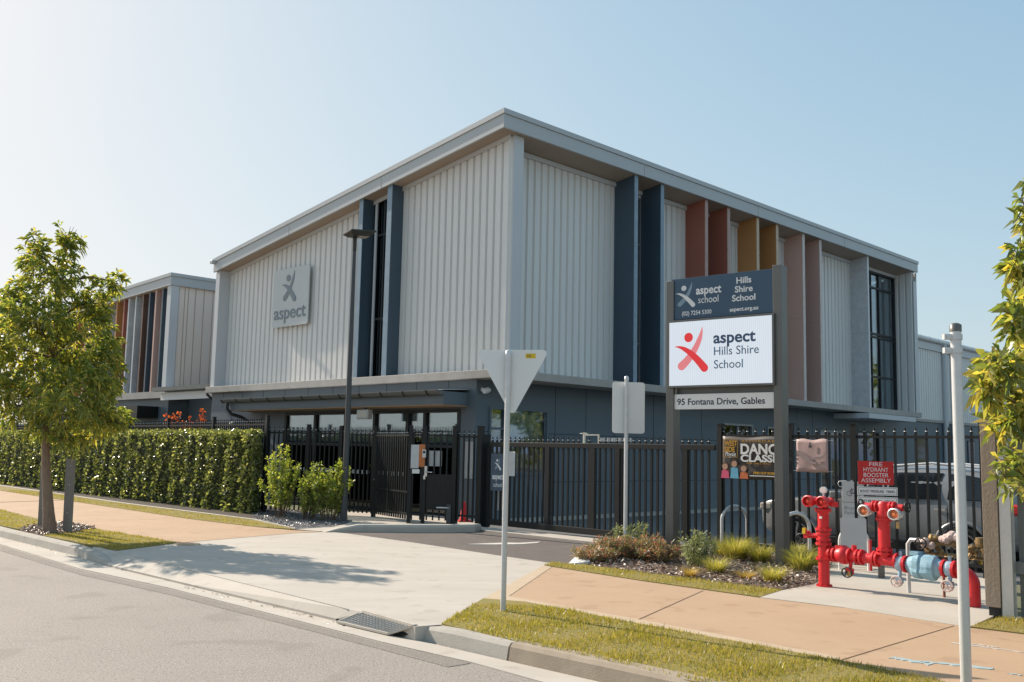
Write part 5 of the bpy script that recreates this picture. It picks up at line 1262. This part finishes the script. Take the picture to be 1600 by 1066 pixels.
def blob_pts(blobs, n, r, shell=.45):
    vol = np.array([b[3]*b[4]*b[5] for b in blobs]); p = vol**.6/np.sum(vol**.6); idx = r.choice(len(blobs), n, p=p)
    B = np.array(blobs)[idx]; d = rand_dirs(n, r); rad = (r.uniform(shell**3, 1, n)**(1/3))[:, None]
    return B[:, :3]+d*rad*B[:, 3:6], d, idx
def rosettes(tips, out, k, ln, wd, r, up=.35, droop=.25, spread=.9):
    n = len(tips); T_ = np.repeat(tips, k, 0); O = np.repeat(unit(out+np.array([0, 0, up])), k, 0)
    rd = rand_dirs(n*k, r); d = unit(O*(1-spread*.5)+rd*spread); pos = T_+rd*.01-O*r.uniform(0, .1, (n*k, 1))
    nr = unit(O+.6*rand_dirs(n*k, r)); L_ = ln*r.uniform(.5, 1.3, n*k)
    return leaves_np(pos, d, nr, L_, L_*wd, .22, droop)
def px_blob(px, py, rx, ry, Y, dy=0, ry_depth=None):
    c = at_depth(px, py, Y+dy); s = (Y+dy)/FPX; return (c.x, c.y, c.z, rx*s, (ry_depth or rx)*s, ry*s)

# ---- street tree at the left
r1 = np.random.default_rng(11)
T0 = TREE; TY = T0.y
tree = thing('street_tree', 'slender young street tree with a loose leafy crown beside two timber stakes', 'tree', (0, 0, 0))
tree.location = (T0.x, T0.y, 0)
off = np.array([T0.x, T0.y, 0])
def rel(p): return Vector(p)-Vector((T0.x, T0.y, 0))
tp_ = [Vector((T0.x, T0.y, -.1))] + [at_depth(x, y, TY+.02*i) for i, (x, y) in enumerate(((76, 800), (72, 740), (71, 680), (74, 620), (84, 560), (90, 500), (97, 440), (104, 390)))]
mb = MB().tube([rel(p) for p in tp_], [.13, .092, .072, .062, .054, .044, .034, .024, .012], 12)
mb.build('trunk', M['bark'], tree)
BL = [(52, 392, 26, 36), (106, 378, 25, 34), (20, 470, 26, 38), (85, 440, 56, 45), (150, 470, 30, 40), (55, 505, 60, 48), (125, 525, 62, 55), (60, 575, 75, 55), (160, 575, 36, 60), (-15, 545, 50, 55), (15, 625, 45, 45), (115, 615, 75, 60), (75, 665, 40, 32), (150, 655, 46, 34), (185, 660, 22, 20), (182, 440, 16, 22), (110, 690, 30, 16)]
blobs = [px_blob(x, y, rx, ry, TY, dy=d) for (x, y, rx, ry), d in zip(BL, (0, .1, -.1, 0, .2, -.4, .3, .4, -.1, .2, -.2, -.5, -.2, .3, .2, .1, -.3))]
mb = MB()
for b, (x, y, rx_, ry_) in zip(blobs, BL):
    c = Vector(b[:3]); k = min(range(3, len(tp_)), key=lambda i: (tp_[i]-c).length+(.6 if tp_[i].z > c.z else 0)); s = tp_[k]
    m_ = s.lerp(c, .5)+Vector((0, 0, .08)); mb.tube([rel(s), rel(m_), rel(c)], [.028, .02, .008], 7)
    for q in range(7):
        e = c+Vector(rand_dirs(1, r1)[0]*np.array(b[3:6])*.8); mb.tube([rel(m_.lerp(c, r1.uniform(.2, 1))), rel(e)], [.008, .003], 5)
mb.build('limbs', M['twig'], tree)
tips, out, ix = blob_pts(blobs, 1450, r1, .3)
out = unit(out+.35*(tips-(off+np.array([.2, 0, 3.1])))/1.5)
v, f = rosettes(tips-off, out, 10, .145, .25, r1, up=.15, droop=.4)
np_mesh('crown', v, f, L_TREE, tree)

# ---- tree reaching in at the right edge
r2 = np.random.default_rng(21)
RY = 8.1; RB = at_depth(1760, 1000, RY); RB.z = 0
rt = thing('garden_tree', 'broad leaved tree reaching in over the timber fence at the right edge', 'tree', RB)
BR = [(1596, 415, 36, 44), (1548, 585, 30, 34), (1570, 660, 34, 40), (1612, 565, 40, 50), (1590, 740, 34, 44), (1640, 350, 60, 55), (1582, 500, 32, 45), (1625, 500, 60, 80), (1565, 575, 42, 36), (1545, 600, 26, 30), (1600, 640, 52, 50), (1582, 720, 28, 40), (1566, 745, 18, 22), (1660, 600, 90, 120), (1730, 450, 110, 160), (1600, 330, 10, 40), (1590, 425, 18, 26), (1612, 285, 14, 18), (1720, 650, 80, 100)]
bb = [px_blob(x, y, rx, ry, RY, dy=d) for (x, y, rx, ry), d in zip(BR, (0, .1, 0, .2, -.1, .3, -.2, .3, -.3, -.2, 0, -.4, -.5, .4, .2, .1, -.1, .1, .5))]
ro = np.array(RB); relr = lambda p: Vector(p)-RB
fork = RB+Vector((-.05, 0, 1.3))
mb = MB().tube([relr(RB-Vector((0, 0, .1))), relr(fork), relr(RB+Vector((.1, .1, 3.2)))], [.12, .09, .04], 12); mb.build('trunk', M['bark'], rt)
mb = MB()
for b in bb:
    c = Vector(b[:3]); s = fork+Vector((0, 0, max(0, min(1.8, c.z-2.2)))); m_ = s.lerp(c, .55)+Vector((0, 0, .1)); mb.tube([relr(s), relr(m_), relr(c)], [.03, .02, .007], 7)
    for q in range(6):
        e = c+Vector(rand_dirs(1, r2)[0]*np.array(b[3:6])*.8); mb.tube([relr(m_.lerp(c, r2.uniform(.4, 1))), relr(e)], [.007, .003], 5)
mb.build('limbs', M['twig'], rt)
tips, out, ix = blob_pts(bb, 700, r2, .2)
v, f = rosettes(tips-ro, out, 7, .14, .34, r2, up=.2, droop=.3)
np_mesh('crown', v, f, L_RTREE, rt)

# ---- clipped hedge
r3 = np.random.default_rng(31)
H0 = g(400, 805); hx = hd; hn = Vector((hx.y, -hx.x, 0)); hn = hn if hn.y < 0 else -hn     # hn points to the street
HLEN, HT, HH = 26.0, .62, 1.88
def hpt(s, d, z):  # s along, d depth behind front, z
    s = s+.22+np.maximum(d, 0)*1.15
    return np.outer(s, np.array(hx))+np.outer(-d, np.array(hn))+np.outer(z, np.array((0, 0, 1)))+np.array(H0)
def lump(s, z): return .085*np.sin(s*8.7+1.3*np.sin(s*2.1)+.8*z)+.045*np.sin(s*17+z*5)+.03*np.sin(z*9+s*5)
nf, ntp, ne = 17000, 7000, 1800
s = r3.uniform(0, 1, nf)**1.35*HLEN; z = r3.uniform(.03, HH, nf); dep = .03+lump(s, z)*1.25+np.abs(r3.normal(0, .05, nf)); P1 = hpt(s, dep, z); N1 = np.tile(np.array(hn), (nf, 1))
s = r3.uniform(0, 1, ntp)**1.35*HLEN; d_ = r3.uniform(.0, HT, ntp); P2 = hpt(s, d_, HH-.02+.03*np.sin(s*7)+.025*np.sin(d_*9+s*13)+r3.normal(0, .025, ntp)); N2 = np.tile(np.array((0, 0, 1.)), (ntp, 1))
d_ = r3.uniform(0, HT, ne); z = r3.uniform(.03, HH, ne); P3 = hpt(np.abs(r3.normal(0, .04, ne))+lump(d_+3, z)*.6, d_, z); N3 = np.tile(-np.array(hx), (ne, 1))
P = np.concatenate([P1, P2, P3]); Nn = np.concatenate([N1, N2, N3]); n = len(P)
dirs = unit(Nn*.35+rand_dirs(n, r3)+np.array([0, 0, .25])); nr = unit(Nn+1.1*rand_dirs(n, r3)); L_ = r3.uniform(.065, .115, n)
v, f = leaves_np(P-np.array(H0), dirs, nr, L_, L_*.58, .18, .1)
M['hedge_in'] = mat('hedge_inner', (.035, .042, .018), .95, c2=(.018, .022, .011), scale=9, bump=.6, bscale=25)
hg = np_mesh('hedge', v, f, L_HEDGE); hg.location = H0
tag(hg, 'long clipped glossy green hedge along the footpath', 'hedge')
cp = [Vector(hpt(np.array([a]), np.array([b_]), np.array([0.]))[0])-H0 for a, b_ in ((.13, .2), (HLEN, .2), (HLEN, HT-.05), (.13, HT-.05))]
MB().prism(cp, 0, HH-.09).build('dark_core', M['hedge_in'], hg)  # solid dark core box added to fill behind the leaves

# ---- leafy shrubs between hedge and lamp post
def shrub(name, label, cat, base, h, rad, nst, nl, ln, wd, m, seed, group=None, up=.5, lean=.5, stem=.008, k=6, bare=.2):
    r = np.random.default_rng(seed); t = thing(name, label, cat, base, 0, group)
    mb = MB(); tips = []; outs = []
    for i in range(nst):
        a = r.uniform(0, 2*math.pi); q = rad*math.sqrt(r.uniform(0, 1)); hh = h*r.uniform(.65, 1.05)*(1-.25*(q/rad)**2)
        top = np.array((q*math.cos(a), q*math.sin(a), hh)); b0_ = np.array((q*.3*math.cos(a), q*.3*math.sin(a), 0)); md = (b0_+top)/2+np.array((0, 0, .1*h))*lean+r.normal(0, .03*rad, 3)
        mb.tube([b0_, md, top], [stem, stem*.7, stem*.3], 5)
        for j in range(nl):
            u = bare+(1-bare)*r.uniform(0, 1)**.8; p = (1-u)**2*b0_+2*u*(1-u)*md+u*u*top; o = unit(np.array([[math.cos(a), math.sin(a), .3]])+r.normal(0, .8, (1, 3)))[0]
            tips.append(p+o*r.uniform(0, .12)*rad); outs.append(o)
    mb.build('stems', M['twig'], t)
    v, f = rosettes(np.array(tips), np.array(outs), k, ln, wd, r, up=up, droop=.1); np_mesh('foliage', v, f, m, t); return t
GS = 'young leafy shrubs by the lamp post'
shrub('shrub', 'tallest young yellow green shrub beside the end of the hedge', 'shrub', g(437, 810), 1.62, .50, 20, 22, .08, .42, L_SHRUB, 1, GS)
shrub('shrub', 'middle young yellow green shrub between the tallest one and the lamp post', 'shrub', g(478, 813), 1.12, .48, 18, 18, .075, .42, L_SHRUB, 2, GS)
shrub('shrub', 'young yellow green shrub nearest the lamp post', 'shrub', g(512, 814), 1.36, .50, 20, 20, .08, .42, L_SHRUB, 3, GS)
q = at_depth(288, 700, 31.0); q.z = 0
shrub('autumn_shrub', 'spindly orange leaved shrub showing above the hedge fence', 'shrub', q, 2.95, .8, 12, 15, .12, .5, L_ORANGE, 4, bare=.45, k=4)
shrub('sapling', 'thin green sapling top poking above the fence left of the orange shrub', 'plant', at_depth(212, 700, 31.5)*1+Vector((0, 0, -at_depth(212, 700, 31.5).z)), 2.55, .24, 5, 14, .12, .4, L_SHRUB, 5, bare=.5)
shrub('sapling', 'thin green sapling top poking above the fence at the right end of the hedge', 'plant', at_depth(389, 700, 26.0)*1+Vector((0, 0, -at_depth(389, 700, 26.0).z)), 2.4, .15, 4, 12, .1, .4, L_SHRUB, 6, bare=.5)
# ---- planting bed under the sign board
GC = 'low reddish groundcover shrubs'
for i, (x, y, h, r_, lb) in enumerate(((932, 879, .30, .40, 'low reddish groundcover shrub at the left tip of the planting bed'), (962, 874, .42, .42, 'low reddish groundcover shrub left of the rectangular sign pole'), (1000, 876, .46, .45, 'low reddish groundcover shrub right of the rectangular sign pole'), (1030, 880, .36, .36, 'low reddish groundcover shrub against the left board post'), (985, 866, .62, .35, 'taller grey green shrub around the foot of the rectangular sign pole'))):
    shrub('groundcover_shrub', lb, 'shrub', g(x, y), h*.9, r_*.96, 44 if i < 4 else 16, 8, .075, .22, L_GREV if i < 4 else L_ROSE, 40+i, GC if i < 4 else None, up=.5, stem=.004, k=7, bare=.15)
shrub('rosemary_bush', 'upright grey green rosemary like bush just right of the left board post', 'shrub', g(1086, 887), .56, .33, 22, 13, .07, .17, L_ROSE, 51, up=.8, stem=.005, k=8, bare=.1)
def tussock(label, base, h, rad, n, m, seed, group='grass tussocks in the planting bed'):
    r = np.random.default_rng(seed); t = thing('grass_tussock', label, 'grass tussock', base, 0, group)
    a = r.uniform(0, 2*np.pi, n); q = rad*.28*np.sqrt(r.uniform(0, 1, n)); hh = h*r.uniform(.55, 1.1, n); ln = rad*r.uniform(.25, 1.15, n); w = r.uniform(.003, .0055, n)
    b = np.stack([q*np.cos(a), q*np.sin(a), np.zeros(n)], 1); a2 = a+r.normal(0, .5, n); o = np.stack([np.cos(a2), np.sin(a2), np.zeros(n)], 1); sd = np.stack([-np.sin(a2), np.cos(a2), np.zeros(n)], 1)
    ts = (0, .35, .7, 1); rows = []
    for u in ts:
        c = b+o*(ln*u**1.9)[:, None]; c[:, 2] += hh*(u*1.25-.30*u**3*1.0); ww = (w*(1-u*.92))[:, None]; rows += [c+sd*ww, c-sd*ww]
    v = np.stack(rows, 1).reshape(-1, 3); k = len(rows); i0 = np.arange(n)*k
    f = np.concatenate([np.stack([i0+2*j, i0+2*j+1, i0+2*j+3, i0+2*j+2], 1) for j in range(len(ts)-1)]); np_mesh('blades', v, f, m, t)
TU = [(1150, 876, .66, .46, 900, 0, 'biggest bright green tussock under the middle of the sign board'), (1188, 880, .52, .36, 600, 0, 'green tussock left of the right board post'), (1119, 897, .42, .30, 420, 0, 'green tussock at the front edge of the bed right of the rosemary bush'),
      (1166, 906, .22, .22, 260, 1, 'small straw coloured tussock in the mulch below the biggest one'), (1207, 911, .40, .30, 420, 0, 'tussock spreading in front of the right board post'), (1252, 893, .56, .40, 700, 0, 'green tussock between the right board post and the red pipes'), (1243, 878, .5, .36, 520, 0, 'tussock around the half hidden bicycle hoop'),
      (1078, 903, .26, .2, 200, 1, 'small yellow tussock in front of the rosemary bush'), (1128, 870, .44, .34, 420, 0, 'tussock around the left foot of the bicycle hoop'), (1272, 884, .40, .28, 320, 0, 'tussock close behind the tall red riser'), (1546, 893, .42, .26, 260, 1, 'pale straw tussock under the car beside the timber post')]
for i, (x, y, h, r_, n, dry, lb) in enumerate(TU): tussock(lb, g(x, y), h*.60, r_*1.13, n, L_DRY if dry else L_GRASS, 60+i)

# ---- lawn blades, mulch and gravel
def in_poly(pts, poly):
    x, y = pts[:, 0], pts[:, 1]; c = np.zeros(len(pts), bool); n = len(poly)
    for i in range(n):
        x0, y0 = poly[i][:2]; x1, y1 = poly[i-1][:2]
        c ^= ((y0 > y) != (y1 > y)) & (x < (x1-x0)*(y-y0)/((y1-y0) if y1 != y0 else 1e-9)+x0)
    return c
def scatter(px, dens, r, cap=60000, lim=None):
    poly = [tuple(p) for p in strip_poly(px)]; a = np.array(poly)[:, :2]
    if lim: a = np.clip(a, lim[0], lim[1])
    lo, hi = a.min(0), a.max(0); n = int(min(cap*3, dens*np.prod(hi-lo))); p = r.uniform(lo, hi, (n, 2)); return p[in_poly(p, poly)][:cap]
def blades(name, label, px, dens, h, seed, lim=None):
    r = np.random.default_rng(seed); p = scatter(px, dens, r, 60000, lim); n = len(p); b = np.concatenate([p, np.full((n, 1), .012)], 1)
    thin = .5+.25*np.sin(p[:, 0]*5.3+2*np.sin(p[:, 1]*3.1))+.25*np.sin(p[:, 1]*7.7+1.7*np.sin(p[:, 0]*4.3)); kp = r.uniform(0, 1, n) < .35+.75*thin; p = p[kp]; b = b[kp]; thin = thin[kp]; n = len(p)
    a = r.uniform(0, 2*np.pi, n); sd = np.stack([np.cos(a), np.sin(a), 0*a], 1); hh = h*r.uniform(.4, 1.15, n)*(.65+.6*thin)*np.where(r.uniform(0, 1, n) > .985, 1.9, 1); w = r.uniform(.0025, .005, n)[:, None]
    tip = b+np.stack([r.normal(0, .35, n)*hh, r.normal(0, .35, n)*hh, hh], 1)
    v = np.stack([b+sd*w, b-sd*w, tip], 1).reshape(-1, 3); f = np.arange(n*3).reshape(-1, 3)
    tag(np_mesh(name, v, f, L_LAWN), label, 'grass', kind='stuff')
blades('grass', 'sunlit mown grass along the kerb in the right foreground', LAWN['lawn_right'], 4200, .036, 1, ((-1, 5.5), (5, 10.2)))
blades('grass', 'mown grass patch at the corner beside the street tree', LAWN['lawn_patch'], 2600, .035, 2)
blades('grass', 'mown grass at the far left between kerb and footpath', LAWN['lawn_left'], 1500, .035, 3, ((-14, 14), (-6, 26)))
blades('grass', 'narrow mown strip along the foot of the hedge bed', LAWN['lawn_strip'], 1700, .035, 4, ((-18, 17), (-3, 31)))
blades('grass', 'narrow mown strip in front of the planting bed', LAWN['lawn_border'], 2800, .034, 5)
blades('grass', 'small mown corner of grass in front of the timber fence', LAWN['lawn_corner'], 3000, .036, 6, ((4, 6.5), (7.5, 12)))
def chips(name, label, px, n, size, m, seed, z=.02, cat='mulch', flat=.5, lim=None):
    r = np.random.default_rng(seed); p = scatter(px, 3000, r, n*4, lim); r.shuffle(p); p = p[:n]; n = len(p)
    b = np.concatenate([p, z+r.uniform(0, .02, (n, 1))], 1); d = unit(np.concatenate([r.normal(size=(n, 2)), r.normal(0, flat*.5, (n, 1))], 1)); nr = unit(np.array([0, 0, 1.])+r.normal(0, flat, (n, 3))); L_ = size*r.uniform(.5, 1.5, n)
    v, f = leaves_np(b, d, nr, L_, L_*r.uniform(.25, .7, n), .15)
    tag(np_mesh(name, v, f, m), label, cat, kind='stuff')
chips('bark_chips', 'loose bark chips covering the planting bed', ((905, 882), (985, 868), (1010, 853), (1122, 863), (1300, 880), (1288, 905), (1272, 914), (1222, 923), (1000, 895.5)), 9000, .05, L_CHIP, 7)
chips('bark_chips', 'loose bark chips round the foot of the street tree', ((30, 827), (64, 820), (100, 818), (150, 826), (117, 833), (66, 837.5), (44, 834)), 2500, .05, L_CHIP, 8)
chips('gravel', 'grey gravel round the shrubs beside the lamp post', ((398, 792), (540, 808), (545, 818), (520, 824), (460, 827), (398, 813)), 5000, .035, L_STONE, 9, cat='gravel')
r9 = np.random.default_rng(77)
pts = []
for a, b_, n in (((20, 845), (190, 892), 22), ((280, 916), (525, 972), 40), ((520, 975), (640, 992), 20)):
    for i in range(n):
        u = r9.uniform(); q = g(a[0]+(b_[0]-a[0])*u+r9.normal(0, 4), a[1]+(b_[1]-a[1])*u+r9.normal(0, 1.2), ZR+.012); pts.append(q)
P = np.array([tuple(p) for p in pts]); n = len(P); d = unit(np.concatenate([r9.normal(size=(n, 2)), r9.normal(0, .2, (n, 1))], 1))
v, f = leaves_np(P, d, unit(np.array([0, 0, 1.])+r9.normal(0, .3, (n, 3))), r9.uniform(.02, .06, n), r9.uniform(.01, .025, n), .3)
tag(np_mesh('leaf_litter', v, f, L_CHIP), 'dry fallen leaves lying along the gutter', 'leaves', kind='stuff')

# ---- trees across the side street, mirrored in the windows
r8 = np.random.default_rng(88); V_, F_, o_ = [], [], 0
for i in range(15):
    c = np.array([48+r8.uniform(-3, 8), 2+i*3.9+r8.uniform(-1, 1), 0]); hh = r8.uniform(4.5, 8.5)
    bl_ = [(c[0]+r8.normal(0, 1.1), c[1]+r8.normal(0, 1.1), hh*r8.uniform(.35, .95), 1.6, 1.6, 1.4) for k in range(7)]
    tp, ou, _ = blob_pts(bl_, 420, r8, .4); v, f = rosettes(tp, ou, 3, .5, .5, r8); V_.append(v); F_.append(f+o_); o_ += len(v)
tag(np_mesh('tree_belt', np.concatenate(V_), np.concatenate(F_), L_TREE), 'belt of green trees across the side street, seen mirrored in the windows', 'trees', kind='stuff')
